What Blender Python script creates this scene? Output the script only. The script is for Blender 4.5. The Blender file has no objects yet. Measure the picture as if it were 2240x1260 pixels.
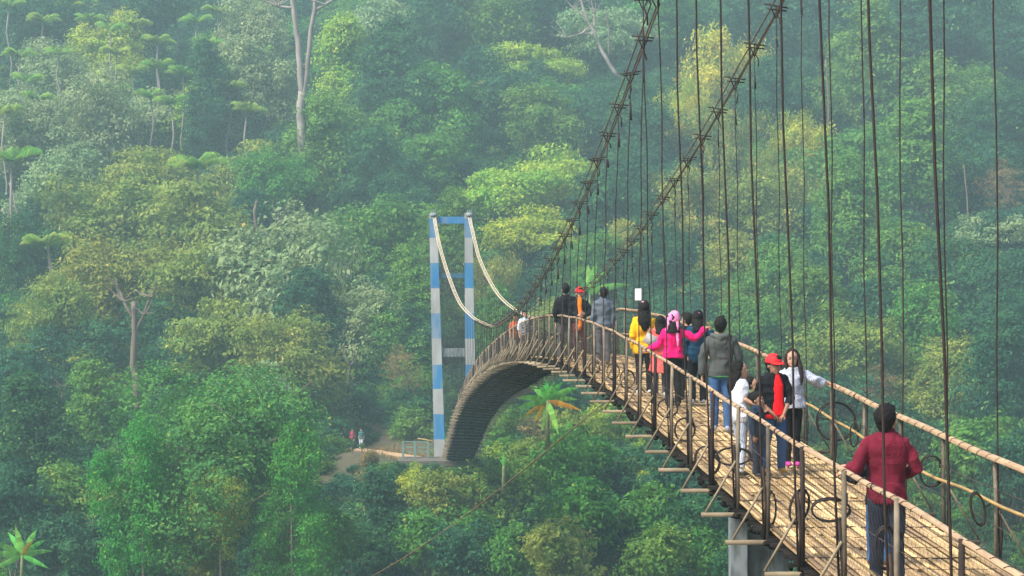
import bpy, math, random
import numpy as np
from mathutils import Vector, Matrix, noise
R = math.radians
rng = np.random.default_rng(7)
random.seed(7)
scn = bpy.context.scene
COL = scn.collection

# ---------------------------------------------------------------- camera, sky, sun, exposure
F = 5050.0; VH = 500.0
cd = bpy.data.cameras.new('camera'); cam = bpy.data.objects.new('camera', cd); COL.objects.link(cam)
cam.location = (0, 0, 0); cam.rotation_euler = (R(90), 0, 0)
cd.sensor_width = 36; cd.lens = F / 2240 * 36; cd.shift_y = (VH - 630) / 2240
cd.clip_start = .5; cd.clip_end = 3000
scn.camera = cam
W = bpy.data.worlds.new('World'); scn.world = W; W.use_nodes = True
SUN_EL, SUN_AZ = R(50), R(-125)          # azimuth from +Y towards +X
nt = W.node_tree
sky = nt.nodes.new('ShaderNodeTexSky'); sky.sky_type = 'NISHITA'; sky.sun_disc = False
sky.sun_elevation = SUN_EL; sky.sun_rotation = SUN_AZ
sky.dust_density = 3.0; sky.air_density = 1.0; sky.ozone_density = 1.0
bg = nt.nodes['Background']; bg.inputs['Strength'].default_value = 0.15
nt.links.new(sky.outputs[0], bg.inputs['Color'])
sl = bpy.data.lights.new('sun', 'SUN'); sun = bpy.data.objects.new('sun', sl); COL.objects.link(sun)
sl.energy = 3.9; sl.angle = R(14); sl.color = (1.0, .95, .88)
sd = Vector((math.sin(SUN_AZ) * math.cos(SUN_EL), math.cos(SUN_AZ) * math.cos(SUN_EL), math.sin(SUN_EL)))
sun.rotation_euler = sd.to_track_quat('Z', 'Y').to_euler()
scn.view_settings.view_transform = 'Standard'; scn.view_settings.look = 'None'
scn.view_settings.exposure = 0.88; scn.view_settings.gamma = 1
scn.cycles.volume_bounces = 1
scn.cycles.max_bounces = 6; scn.cycles.diffuse_bounces = 3

def P(u, v, y):                           # point at distance y that the photo shows at pixel (u, v)
    return Vector(((u - 1120) * y / F, y, -(v - VH) * y / F))

# ---------------------------------------------------------------- materials
MATS = {}
def mat(name, col, rough=.8, var=.2, scale=6, bump=.15, col2=None, spec=.3, attr=False, metal=0, dirt=None, dscale=1.5, stretch=None, bscale=None):
    if name in MATS: return MATS[name]
    m = bpy.data.materials.new(name); m.use_nodes = True; t = m.node_tree; n = t.nodes; L = t.links
    b = n['Principled BSDF']; b.inputs['Roughness'].default_value = rough
    b.inputs['Specular IOR Level'].default_value = spec; b.inputs['Metallic'].default_value = metal
    tc = n.new('ShaderNodeTexCoord'); src = tc.outputs['Object']
    if stretch:
        mp = n.new('ShaderNodeMapping'); mp.inputs['Scale'].default_value = stretch
        L.new(src, mp.inputs[0]); src = mp.outputs[0]
    nz = n.new('ShaderNodeTexNoise'); nz.inputs['Scale'].default_value = scale; nz.inputs['Detail'].default_value = 6
    L.new(src, nz.inputs['Vector'])
    mx = n.new('ShaderNodeMix'); mx.data_type = 'RGBA'
    c2 = col2 or tuple(c * (1 - var * 2) for c in col)
    mx.inputs[6].default_value = (*c2, 1); mx.inputs[7].default_value = (*col, 1)
    rp = n.new('ShaderNodeMapRange'); rp.inputs['From Min'].default_value = .3; rp.inputs['From Max'].default_value = .65
    L.new(nz.outputs[0], rp.inputs[0]); L.new(rp.outputs[0], mx.inputs[0])
    out = mx.outputs[2]
    if attr:
        at = n.new('ShaderNodeAttribute'); at.attribute_name = 'rnd'
        hs = n.new('ShaderNodeHueSaturation')
        mr = n.new('ShaderNodeMapRange'); mr.inputs['To Min'].default_value = 1 - attr; mr.inputs['To Max'].default_value = 1 + attr
        L.new(at.outputs['Fac'], mr.inputs[0]); L.new(mr.outputs[0], hs.inputs['Value']); L.new(out, hs.inputs['Color']); out = hs.outputs[0]
    if dirt:
        nd = n.new('ShaderNodeTexNoise'); nd.inputs['Scale'].default_value = dscale; nd.inputs['Detail'].default_value = 8
        L.new(src, nd.inputs['Vector'])
        rd = n.new('ShaderNodeMapRange'); rd.inputs['From Min'].default_value = .47; rd.inputs['From Max'].default_value = .68
        L.new(nd.outputs[0], rd.inputs[0])
        m2 = n.new('ShaderNodeMix'); m2.data_type = 'RGBA'; m2.inputs[7].default_value = (*dirt, 1)
        L.new(rd.outputs[0], m2.inputs[0]); L.new(out, m2.inputs[6]); out = m2.outputs[2]
    L.new(out, b.inputs['Base Color'])
    if bump:
        nb = n.new('ShaderNodeTexNoise'); nb.inputs['Scale'].default_value = bscale or scale * 5; nb.inputs['Detail'].default_value = 4
        L.new(src, nb.inputs['Vector'])
        bp = n.new('ShaderNodeBump'); bp.inputs['Strength'].default_value = bump; bp.inputs['Distance'].default_value = .02
        L.new(nb.outputs[0], bp.inputs['Height']); L.new(bp.outputs[0], b.inputs['Normal'])
    MATS[name] = m
    return m

def leafmat(name, c1, c2, c3=None):
    """c1 main colour, c2 second colour in patches, c3 the odd leaf."""
    m = bpy.data.materials.new(name); m.use_nodes = True; t = m.node_tree; n = t.nodes; L = t.links
    b = n['Principled BSDF']; b.inputs['Roughness'].default_value = .6; b.inputs['Specular IOR Level'].default_value = .12
    tc = n.new('ShaderNodeTexCoord'); oi = n.new('ShaderNodeObjectInfo')
    ad = n.new('ShaderNodeVectorMath'); ad.operation = 'ADD'
    sc = n.new('ShaderNodeVectorMath'); sc.operation = 'SCALE'; sc.inputs[0].default_value = (37, 53, 71)
    L.new(oi.outputs['Random'], sc.inputs['Scale']); L.new(tc.outputs['Object'], ad.inputs[0]); L.new(sc.outputs[0], ad.inputs[1])
    nz = n.new('ShaderNodeTexNoise'); nz.inputs['Scale'].default_value = .45; nz.inputs['Detail'].default_value = 3
    L.new(ad.outputs[0], nz.inputs['Vector'])
    rp = n.new('ShaderNodeMapRange'); rp.inputs['From Min'].default_value = .38; rp.inputs['From Max'].default_value = .62
    L.new(nz.outputs[0], rp.inputs[0])
    mx = n.new('ShaderNodeMix'); mx.data_type = 'RGBA'; mx.inputs[6].default_value = (*c1, 1); mx.inputs[7].default_value = (*c2, 1)
    L.new(rp.outputs[0], mx.inputs[0])
    at = n.new('ShaderNodeAttribute'); at.attribute_name = 'rnd'
    out = mx.outputs[2]
    if c3:
        th = n.new('ShaderNodeMath'); th.operation = 'GREATER_THAN'; th.inputs[1].default_value = .93
        L.new(at.outputs['Fac'], th.inputs[0])
        m3 = n.new('ShaderNodeMix'); m3.data_type = 'RGBA'; m3.inputs[7].default_value = (*c3, 1)
        L.new(out, m3.inputs[6]); L.new(th.outputs[0], m3.inputs[0]); out = m3.outputs[2]
    hs = n.new('ShaderNodeHueSaturation')
    mr = n.new('ShaderNodeMapRange'); mr.inputs['To Min'].default_value = .68; mr.inputs['To Max'].default_value = 1.3
    L.new(at.outputs['Fac'], mr.inputs[0]); L.new(mr.outputs[0], hs.inputs['Value'])
    mh = n.new('ShaderNodeMapRange'); mh.inputs['To Min'].default_value = .475; mh.inputs['To Max'].default_value = .52
    L.new(oi.outputs['Random'], mh.inputs[0]); L.new(mh.outputs[0], hs.inputs['Hue']); L.new(out, hs.inputs['Color'])
    L.new(hs.outputs[0], b.inputs['Base Color'])
    tr = n.new('ShaderNodeBsdfTranslucent'); L.new(hs.outputs[0], tr.inputs[0])
    ms = n.new('ShaderNodeMixShader'); ms.inputs[0].default_value = .42
    L.new(b.outputs[0], ms.inputs[1]); L.new(tr.outputs[0], ms.inputs[2]); L.new(ms.outputs[0], n['Material Output'].inputs['Surface'])
    return m

# ---------------------------------------------------------------- mesh building
class MB:
    def __init__(s): s.v = []; s.f = []; s.m = []; s.r = []; s.mi = 0; s.rn = .5
    def face(s, idx): s.f.append(idx); s.m.append(s.mi); s.r.append(s.rn)
    def box(s, c, h, rot=None):
        b = len(s.v); c = Vector(c)
        for dx in (-1, 1):
            for dy in (-1, 1):
                for dz in (-1, 1):
                    d = Vector((dx * h[0], dy * h[1], dz * h[2]))
                    if rot is not None: d = rot @ d
                    s.v.append(c + d)
        for q in ((0, 1, 3, 2), (4, 6, 7, 5), (0, 4, 5, 1), (2, 3, 7, 6), (0, 2, 6, 4), (1, 5, 7, 3)): s.face([b + i for i in q])
    def beam(s, a, b, w, h, up=(0, 0, 1)):             # square bar between two points
        a = Vector(a); b = Vector(b); d = (b - a); l = d.length; d.normalize()
        x = d.cross(Vector(up))
        if x.length < 1e-4: x = d.cross(Vector((1, 0, 0)))
        x.normalize(); z = x.cross(d)
        s.box((a + b) / 2, (w / 2, l / 2, h / 2), Matrix((x, d, z)).transposed())
    def tube(s, pts, rad, n=8, ry=None, ax=None, caps=True, round_ends=False):
        pts = [Vector(p) for p in pts]; N = len(pts)
        if not hasattr(rad, '__len__'): rad = [rad] * N
        if ry is None: ry = rad
        elif not hasattr(ry, '__len__'): ry = [ry] * N
        pts = list(pts); rad = list(rad); ry = list(ry)
        if round_ends:
            d0 = (pts[0] - pts[1]).normalized(); d1 = (pts[-1] - pts[-2]).normalized()
            p0, r0, q0 = pts[0], rad[0], ry[0]; p1, r1, q1 = pts[-1], rad[-1], ry[-1]
            for k in (.6, .95):
                c = math.sqrt(1 - k * k)
                pts.insert(0, p0 + d0 * min(r0, q0) * k); rad.insert(0, r0 * c); ry.insert(0, q0 * c)
                pts.append(p1 + d1 * min(r1, q1) * k); rad.append(r1 * c); ry.append(q1 * c)
            N = len(pts)
        b = len(s.v); X = None
        for i in range(N):
            d = (pts[min(i + 1, N - 1)] - pts[max(i - 1, 0)]).normalized()
            if ax is not None: X = Vector(ax) - d * d.dot(Vector(ax))
            elif X is None:
                X = d.cross(Vector((0, 0, 1)))
                if X.length < .05: X = d.cross(Vector((0, 1, 0)))
            else: X = X - d * d.dot(X)
            X.normalize(); Y = d.cross(X)
            for k in range(n):
                a = 2 * math.pi * k / n
                s.v.append(pts[i] + X * (rad[i] * math.cos(a)) + Y * (ry[i] * math.sin(a)))
        for i in range(N - 1):
            for k in range(n):
                k2 = (k + 1) % n
                s.face([b + i * n + k, b + i * n + k2, b + (i + 1) * n + k2, b + (i + 1) * n + k])
        if caps:
            s.face([b + k for k in range(n)][::-1]); s.face([b + (N - 1) * n + k for k in range(n)])
    def ell(s, c, r, rot=None, nu=14, nv=9):
        b = len(s.v); c = Vector(c)
        def pt(a, e):
            d = Vector((r[0] * math.cos(a) * math.cos(e), r[1] * math.sin(a) * math.cos(e), r[2] * math.sin(e)))
            if rot is not None: d = rot @ d
            return c + d
        s.v.append(pt(0, -math.pi / 2))
        for j in range(1, nv):
            for i in range(nu): s.v.append(pt(2 * math.pi * i / nu, -math.pi / 2 + math.pi * j / nv))
        s.v.append(pt(0, math.pi / 2)); t = len(s.v) - 1
        for i in range(nu): s.face([b, b + 1 + (i + 1) % nu, b + 1 + i])
        for j in range(nv - 2):
            for i in range(nu):
                p = b + 1 + j * nu; i2 = (i + 1) % nu
                s.face([p + i, p + i2, p + nu + i2, p + nu + i])
        p = b + 1 + (nv - 2) * nu
        for i in range(nu): s.face([p + i, p + (i + 1) % nu, t])
    def mesh(s, name, mats, smooth=True):
        me = bpy.data.meshes.new(name); me.from_pydata([tuple(v) for v in s.v], [], s.f)
        if not isinstance(mats, (list, tuple)): mats = [mats]
        for m in mats: me.materials.append(m)
        me.polygons.foreach_set('material_index', s.m)
        me.polygons.foreach_set('use_smooth', [smooth] * len(s.f))
        a = me.attributes.new('rnd', 'FLOAT', 'FACE'); a.data.foreach_set('value', s.r)
        me.update(); return me
    def build(s, name, mats, parent=None, smooth=True, loc=None):
        return link(name, s.mesh(name, mats, smooth), parent, loc)

def link(name, me, parent=None, loc=None):
    o = bpy.data.objects.new(name, me); COL.objects.link(o)
    if parent: o.parent = parent
    if loc is not None: o.location = loc
    return o
def empty(name, loc, rz=0):
    o = bpy.data.objects.new(name, None); COL.objects.link(o); o.location = loc; o.rotation_euler = (0, 0, rz)
    o.empty_display_size = .2; return o
def tag(o, label=None, cat=None, group=None, kind=None):
    if label: o['label'] = label
    if cat: o['category'] = cat
    if group: o['group'] = group
    if kind: o['kind'] = kind
    return o
def structure(o): o['kind'] = 'structure'; return o

def quads(name, V, rnd, m):                     # V (N,4,3) -> mesh of N quads
    N = len(V); me = bpy.data.meshes.new(name)
    me.vertices.add(N * 4); me.vertices.foreach_set('co', V.reshape(-1).astype(np.float32))
    me.loops.add(N * 4); me.loops.foreach_set('vertex_index', np.arange(N * 4, dtype=np.int32))
    me.polygons.add(N); me.polygons.foreach_set('loop_start', np.arange(0, N * 4, 4, dtype=np.int32))
    try: me.polygons.foreach_set('loop_total', np.full(N, 4, dtype=np.int32))
    except Exception: pass
    a = me.attributes.new('rnd', 'FLOAT', 'FACE'); a.data.foreach_set('value', rnd.astype(np.float32))
    me.materials.append(m); me.update(calc_edges=True); me.validate(); return me

# ---------------------------------------------------------------- terrain
TY = [-60, 30, 55, 90, 110, 125, 150, 158, 185, 200, 240, 280, 330, 400, 460, 560]
TZ = [-10, -12, -38, -37, -30, -25, -19.5, -16.6, -17.2, -15.0, -9, -1, 15, 42, 66, 95]
PA = Vector((-4.2, 155.5, -15.72)); PB = Vector((-12.6, 184, -17.5))
def ground(x, y):
    z = float(np.interp(y + 5 * math.sin(x * .05 + 1), TY, TZ))
    z += 1.6 * noise.noise(Vector((x * .05, y * .05, 0))) + .5 * noise.noise(Vector((x * .25, y * .25, 3)))
    t = ((x - PA.x) * (PB.x - PA.x) + (y - PA.y) * (PB.y - PA.y)) / ((PB.x - PA.x) ** 2 + (PB.y - PA.y) ** 2)
    t = max(-.1, min(1.1, t)); q = PA.lerp(PB, t)
    d = math.hypot(x - q.x, y - q.y); k = max(0, min(1, (d - 1.5) / 2.2))
    return (q.z - .25) * (1 - k) + z * k
def build_ground():
    xs = np.concatenate([np.arange(-230, -30, 6), np.arange(-30, 40, 1.2), np.arange(40, 240, 6)])
    ys = np.concatenate([np.arange(-60, 140, 6), np.arange(140, 200, 1.2), np.arange(200, 560, 6)])
    me = bpy.data.meshes.new('ground'); v = []; f = []
    for y in ys:
        for x in xs: v.append((float(x), float(y), ground(float(x), float(y))))
    n = len(xs)
    for j in range(len(ys) - 1):
        for i in range(n - 1): f.append((j * n + i, j * n + i + 1, (j + 1) * n + i + 1, (j + 1) * n + i))
    me.from_pydata(v, [], f); me.polygons.foreach_set('use_smooth', [True] * len(f))
    me.materials.append(mat('earth under leaves', (.05, .055, .025), .95, col2=(.09, .065, .035), scale=.3, bump=.6, bscale=3))
    structure(link('ground', me))
    return
build_ground()
# earth path that leaves the far tower
mb = MB(); K = 14
d = (PB - PA); d.z = 0; d.normalize(); s_ = Vector((d.y, -d.x, 0))
for i in range(K + 1):
    c = PA.lerp(PB, i / K); w = 1.25 + .15 * math.sin(i * 1.7)
    for q in (-1, -.4, .4, 1): mb.v.append(c + s_ * (q * w) + Vector((0, 0, .04 * math.sin(i * 2 + q * 3) - (.12 if abs(q) == 1 else 0))))
for i in range(K):
    for k in range(3): mb.face([i * 4 + k, i * 4 + k + 1, i * 4 + k + 5, i * 4 + k + 4])
structure(mb.build('path', mat('trodden earth', (.42, .27, .14), .95, col2=(.30, .20, .11), scale=1.2, bump=.4)))

# ---------------------------------------------------------------- the bridge: geometry functions
_lu = [1969, 1855, 1767, 1692, 1633, 1570, 1517, 1480, 1443, 1410, 1357, 1320, 1285, 1243, 1212, 1157, 1114, 1086, 1051, 1031, 1017, 1000, 987, 977, 974]
_lv = [1385, 1298, 1237, 1178, 1117, 1057, 1003, 966, 935, 905, 871, 843, 821, 799, 786, 779, 794, 810, 831, 854, 880, 924, 965, 1002, 1010]
_ly = [19824 / (u - 849.5) for u in _lu]; _lz = [-(v - VH) * y / F for v, y in zip(_lv, _ly)]
_c = np.polyfit(_ly, _lz, 6)
WID = 1.75; Y0, Y1 = 13.7, 158
def ZD(y):
    if y < 17.7: return float(np.polyval(_c, 17.7)) - .02 * (17.7 - y)
    return float(np.polyval(_c, y))
def XL(y): return 3.926 - .0536 * y
def roll(y): return float(np.interp(y, [0, 28, 45, 57, 75, 95, 130, 158], [0, 0, .0, .09, -.08, -.3, -.12, 0]))
def S(y, lat, h): return Vector((XL(y) + lat, y, ZD(y) + roll(y) * lat / WID + h))
def railh(y, side): return 1.05 if side == 0 else float(np.interp(y, [0, 35, 55, 158], [.95, .98, 1.12, 1.05]))
ST = [15.7 + 2 * k for k in range(72)]           # cross beam stations
NEAR = 46                                        # stations whose members are parts of their own

cl_y = [6, 12, 20, 26.5, 33.8, 42, 49.4, 57.9, 70.7, 86, 100, 110, 125, 140, 150, 157.6]
def cable(side, y):
    if side == 0:
        yy = [33.8, 41.7, 49.4, 57.9, 70.7, 86, 100, 110, 125, 140, 150, 157.6]
        uu = [1437, 1329, 1253, 1193, 1131, 1080, 1048, 1030, 1003, 977, 960, 950]; vv = [0, 292, 475, 589, 676, 711, 702, 690, 657, 590, 530, 476]
    else:
        yy = [34.1, 42.0, 50.1, 57.5, 64.4, 75, 86, 100, 115, 128, 143, 150, 157.6]
        uu = [1688, 1531, 1420, 1347, 1293, 1230, 1182, 1135, 1095, 1070, 1047, 1037, 1027]; vv = [33, 305, 472, 566, 622, 672, 695, 682, 650, 612, 560, 520, 476]
    X = [(u - 1120) * y_ / F for u, y_ in zip(uu, yy)]; Z = [-(v - VH) * y_ / F for v, y_ in zip(vv, yy)]
    if y >= yy[0]:
        # smooth interpolation between the sampled points
        def hm(A, t):
            i = max(0, min(len(yy) - 2, int(np.searchsorted(yy, t)) - 1)); h = yy[i + 1] - yy[i]; q = (t - yy[i]) / h
            def sl(j):
                a = max(0, j - 1); b = min(len(yy) - 1, j + 1); return (A[b] - A[a]) / (yy[b] - yy[a])
            m0, m1 = sl(i) * h, sl(i + 1) * h
            return (2*q**3-3*q*q+1)*A[i] + (q**3-2*q*q+q)*m0 + (-2*q**3+3*q*q)*A[i+1] + (q**3-q*q)*m1
        return Vector((hm(X, y), y, hm(Z, y)))
    z = Z[0] + (.00158) * ((103 - y) ** 2 - (103 - yy[0]) ** 2)
    if side == 0: h = z - ZD(max(y, 13)); x = XL(y) + .12 - .052 * h * min(1, (36 - y) / 4 + .55)
    else: x = X[0] + (XL(y) - XL(yy[0]))
    return Vector((x, y, z))

bamboo = mat('split bamboo', (.58, .405, .195), .7, col2=(.41, .27, .12), scale=5, bump=.3, attr=.55, stretch=(6, .7, 6), dirt=(.24, .16, .09), dscale=.7)
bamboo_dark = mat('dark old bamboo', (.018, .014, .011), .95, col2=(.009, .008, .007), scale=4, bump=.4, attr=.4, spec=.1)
rail_m = mat('weathered rail bamboo', (.42, .29, .17), .6, col2=(.27, .18, .105), scale=3, bump=.25, stretch=(2, 1, 2), dirt=(.30, .20, .12), dscale=9)
post_m = mat('weathered post wood', (.17, .14, .095), .8, col2=(.085, .068, .05), scale=6, bump=.3, attr=.35)
iron = mat('rusty dark iron', (.032, .019, .015), .8, col2=(.018, .012, .010), scale=9, bump=.3, attr=.3)
beam_m = mat('grey brown beam', (.22, .175, .11), .8, col2=(.12, .095, .06), scale=3, bump=.3, attr=.3)
cable_m = mat('weathered steel rope', (.20, .15, .10), .7, col2=(.10, .075, .055), scale=12, bump=.4)
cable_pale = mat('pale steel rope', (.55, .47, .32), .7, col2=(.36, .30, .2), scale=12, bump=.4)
net_m = mat('net wire', (.06, .048, .035), .8, col2=(.04, .03, .025), scale=8, bump=0)
rope_m = mat('yellow bamboo strip', (.36, .24, .09), .7, col2=(.22, .15, .06), scale=4, bump=.2)
coil_m = mat('black coiled wire', (.012, .008, .007), .7, col2=(.022, .014, .011), scale=20, bump=.1)

bridge = empty('suspension_bridge', S(Y0, WID / 2, 0))
tag(bridge, 'long narrow bamboo footbridge hung from steel ropes, humped in the middle and crowded with people', 'bridge')
BO = -bridge.location
class BB(MB):
    def put(s, name, m, parent=bridge, smooth=True):
        s.v = [Vector(v) + BO for v in s.v]
        return s.build(name, m, parent, smooth)

# deck: long bamboo slats, laid side by side with their ends staggered, slightly askew
mb = BB(); nlat = 34
for i in range(nlat):
    y = Y0 - random.random() * 3
    while y < Y1:
        L_ = random.uniform(2.2, 4.5); a = max(y, Y0); b = min(y + L_, Y1)
        if b - a > .4:
            la = (i + .5) / nlat * WID + random.uniform(-.016, .016); lb = la + random.uniform(-.03, .03)
            if i < 2 and random.random() < .3: y += L_; continue
            w = random.uniform(.022, .031); mb.rn = random.random(); h = random.uniform(-.008, .012)
            n = max(2, int((b - a) / 1.2)); pts = []
            for k in range(n + 1):
                t = k / n; yy = a + (b - a) * t; pts.append(S(yy, la + (lb - la) * t, h + .008 * math.sin(t * 3)))
            mb.tube(pts, w, 5, ry=.012, ax=(1, 0, 0))
        y += L_ + .02
# older layer of bamboo matting below
yb = np.arange(Y0, Y1 + .1, .5); b0 = len(mb.v); mb.rn = .25
for y in yb:
    for x in np.linspace(.0, WID, 8): mb.v.append(S(y, x + .01 * math.sin(y * 3), -.016 + .004 * math.sin(x * 30 + y)))
for i in range(len(yb) - 1):
    for k in range(7): mb.face([b0 + i * 8 + k, b0 + i * 8 + k + 1, b0 + i * 8 + k + 9, b0 + i * 8 + k + 8])
deck = mb.put('deck', bamboo, smooth=True)
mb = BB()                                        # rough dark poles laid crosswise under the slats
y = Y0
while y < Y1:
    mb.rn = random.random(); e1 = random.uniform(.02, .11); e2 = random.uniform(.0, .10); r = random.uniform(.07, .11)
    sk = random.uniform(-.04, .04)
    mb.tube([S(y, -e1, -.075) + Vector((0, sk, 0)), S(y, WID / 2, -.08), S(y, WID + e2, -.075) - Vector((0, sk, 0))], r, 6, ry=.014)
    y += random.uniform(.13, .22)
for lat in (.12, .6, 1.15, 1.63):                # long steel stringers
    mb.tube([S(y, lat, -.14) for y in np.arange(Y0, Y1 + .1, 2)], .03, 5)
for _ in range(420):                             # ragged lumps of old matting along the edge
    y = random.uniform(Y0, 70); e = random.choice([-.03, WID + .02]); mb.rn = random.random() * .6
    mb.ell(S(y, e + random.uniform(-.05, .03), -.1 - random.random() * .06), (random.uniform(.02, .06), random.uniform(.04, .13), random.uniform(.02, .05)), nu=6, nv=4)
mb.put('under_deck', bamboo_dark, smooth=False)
mb = BB()                                        # tie wires across the slats
for k, y0 in enumerate(ST):
    for q, r in ((0, .006), (.66, .0028), (1.33, .0028)):
        y = y0 + q
        if y > Y1: continue
        mb.tube([S(y + .02 * math.sin(x * 9), x, .024 + .006 * math.sin(x * 40)) for x in np.linspace(-.02, WID + .02, 22)], r, 4)
mb.put('tie_wire', iron, deck).location = (0, 0, 0)

def far_collect(): return BB()
rail = []
for side in (0, 1):
    e = 0 if side == 0 else WID
    ys = np.arange(Y0, Y1 + .01, .5)
    pts = [S(y, e + .006 * math.sin(y * 1.1 + side), railh(y, side) + .006 * math.sin(y * 1.6)) for y in ys]
    mb = BB(); r0 = .023 if side == 0 else .032
    mb.tube(pts, [r0 * (1 + .06 * math.sin(y * 5.3)) for y in ys], 8)
    # bamboo strips bound along the rail
    for q in range(3):
        a = q * 2.1 + .6
        mb.tube([p + Vector((math.cos(a + .04 * y) * r0 * .7, 0, math.sin(a + .04 * y) * r0 * .7)) for p, y in zip(pts, ys)], r0 * .42, 5)
    hr = mb.put('handrail', rail_m); rail.append(hr)
    mb = BB()
    y = Y0; w_ = []
    while y < 60:                                # one long wire wound round the rail, bunched where it is tied
        tie = (y * .43) % 1 < .045; y += .004 if tie else .05
        a = len(w_) * .9; w_.append(S(y, e, railh(y, side)) + Vector((math.cos(a) * r0 * 1.15, 0, math.sin(a) * r0 * 1.15)))
    mb.tube(w_[::1], .0035, 3); mb.put('binding_wire', iron, hr)
    # net: two sets of slanting wires plus long horizontal strands
    mb = BB()
    for sgn in (1, -1):
        y = Y0
        while y < Y1 - 1:
            h = railh(y, side); ya, yb = (y, y + 1) if sgn > 0 else (y + 1, y)
            b = len(mb.v); A = S(ya, e, .03); B = S(yb, e, h - .02); w = .0008 if y < 60 else .0022
            mb.v += [A + Vector((w, 0, 0)), A + Vector((-w, w, 0)), A + Vector((-w, -w, 0)), B + Vector((w, 0, 0)), B + Vector((-w, w, 0)), B + Vector((-w, -w, 0))]
            for q in ((0, 1, 4, 3), (1, 2, 5, 4), (2, 0, 3, 5)): mb.face([b + i for i in q])
            y += .13 if y < 60 else .16
    for hh in (.06, .35, .68):
        mb.tube([S(y, e, hh + .02 * math.sin(y * 1.3 + hh * 9)) for y in np.arange(Y0, Y1, 1)], .004, 4)
    mb.put('mesh_net', net_m, smooth=False)
    mb = BB()                                    # slack bamboo strip tied half way up
    mb.tube([S(y, e + (.03 if side == 0 else -.04), (.36 if side == 0 else .55) + .035 * math.sin(y * .6 + side * 2) + .012 * math.sin(y * 2.3)) for y in np.arange(Y0, 70, .5)], .011 if side == 0 else .017, 6)
    mb.put('middle_rail', rope_m)

far_post, far_beam, far_brace, far_hang, far_clamp = BB(), BB(), BB(), BB(), BB()
def member(i, fn, far, name, m, parent=bridge):
    if i < NEAR:
        b = BB(); b.rn = random.random(); fn(b); b.put(name, m, parent)
    else: far.rn = random.random(); fn(far)
OUT = .43
main = []
for side in (0, 1):
    mb = BB(); ys = list(np.arange(6, 157.7, .8)) + [157.6]
    sp = lambda y: .065 if y < 60 else .065 + (y - 60) * .0002
    for q, (dx, dz) in enumerate(((-1, 0), (1, -.03), (.2, -.6))):
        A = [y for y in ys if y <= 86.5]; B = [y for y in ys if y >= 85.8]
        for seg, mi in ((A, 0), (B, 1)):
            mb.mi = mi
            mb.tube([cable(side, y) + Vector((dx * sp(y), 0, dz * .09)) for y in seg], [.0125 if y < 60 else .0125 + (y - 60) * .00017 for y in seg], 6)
    main.append(mb.put('main_cable', [cable_m, cable_pale]))
for i, y in enumerate(ST):
    # cross beam with its two outriggers
    def fb(b, y=y):
        t = random.uniform(-.05, .05)
        b.beam(S(y, -OUT - t, -.13), S(y, WID + OUT - t, -.13), .055, .045)
    member(i, fb, far_beam, 'cross_beam', beam_m)
    for side in (0, 1):
        e = 0 if side == 0 else WID; sg = -1 if side == 0 else 1
        def fp(b, y=y, e=e, sg=sg, side=side):
            w = .023 if side == 0 else .02
            b.tube([S(y, e + sg * .03, -.15), S(y, e + sg * .03 + random.uniform(-.01, .01), .5), S(y, e + sg * .03 + random.uniform(-.01, .01), railh(y, side) + .02)], w, 6)
        member(i, fp, far_post, 'railing_post', post_m if (i % 3 or side) else iron)
        def fr(b, y=y, e=e, sg=sg):
            b.tube([S(y, e + sg * (OUT - .04), -.10), S(y + random.uniform(-.02, .02), e + sg * .06, .47)], .014 if side == 0 else .011, 5)
        member(i, fr, far_brace, 'brace', beam_m)
        if y > 150: continue
        top = cable(side, y); bot = S(y, e + sg * .07, -.1)
        if (top.z - bot.z) < .3: continue
        def fh(b, top=top, bot=bot, y=y, side=side):
            r = (.011 if y < 30 else .009) if side == 0 else (.0085 if y < 30 else .007)
            if y > 60: r = .011
            n = 9 if y < 60 else 4; ph = random.random() * 6
            pts = [bot.lerp(top, k / n) + Vector((.012 * math.sin(ph + k * 1.7), .01 * math.cos(ph + k * 2.1), 0)) * (1 if 0 < k < n else 0) for k in range(n + 1)]
            b.tube(pts, r, 6)
            # wrapped end: thicker turns above the post and a loose tail at the top
            if y < 60:
                b.tube([bot.lerp(top, .0), bot + Vector((.02, 0, .35)), bot + Vector((-.01, 0, .75))], r * 1.5, 5)
                q = top + Vector((0, 0, -.12)); tl = random.uniform(.12, .3)
                b.tube([q, q + Vector((random.uniform(.01, .06), 0, -tl * .5)), q + Vector((random.uniform(-.02, .07), 0, -tl))], r * 1.3, 4)
                if top.z < 9: b.tube([q + Vector((0, 0, -.35)), q + Vector((.015, 0, -.35 - tl))], r * 2, 5)
        member(i, fh, far_hang, 'hanger', iron)
        if y < 100:
            def fc(b, top=top):
                a = random.uniform(-.03, .03)
                b.beam(top + Vector((-.17, 0, .01 + a)), top + Vector((.17, 0, .01 - a)), .03, .018)
                b.beam(top + Vector((-.13, 0, -.035)), top + Vector((.15, 0, -.035 - a)), .03, .018)
                for x in (-.09, .09): b.tube([top + Vector((x, 0, .05)), top + Vector((x * .6, 0, -.06)), top + Vector((0, 0, -.18))], .009, 4)
            if i < NEAR: member(i, fc, far_clamp, 'cable_clamp', iron, main[side])
            else: far_clamp.rn = .5; fc(far_clamp)
for b, nm, m in ((far_post, 'railing_post', post_m), (far_beam, 'cross_beam', beam_m), (far_brace, 'brace', beam_m), (far_hang, 'hanger', iron), (far_clamp, 'cable_clamp', iron)):
    if b.v: b.put(nm, m)['kind'] = 'stuff'
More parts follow.
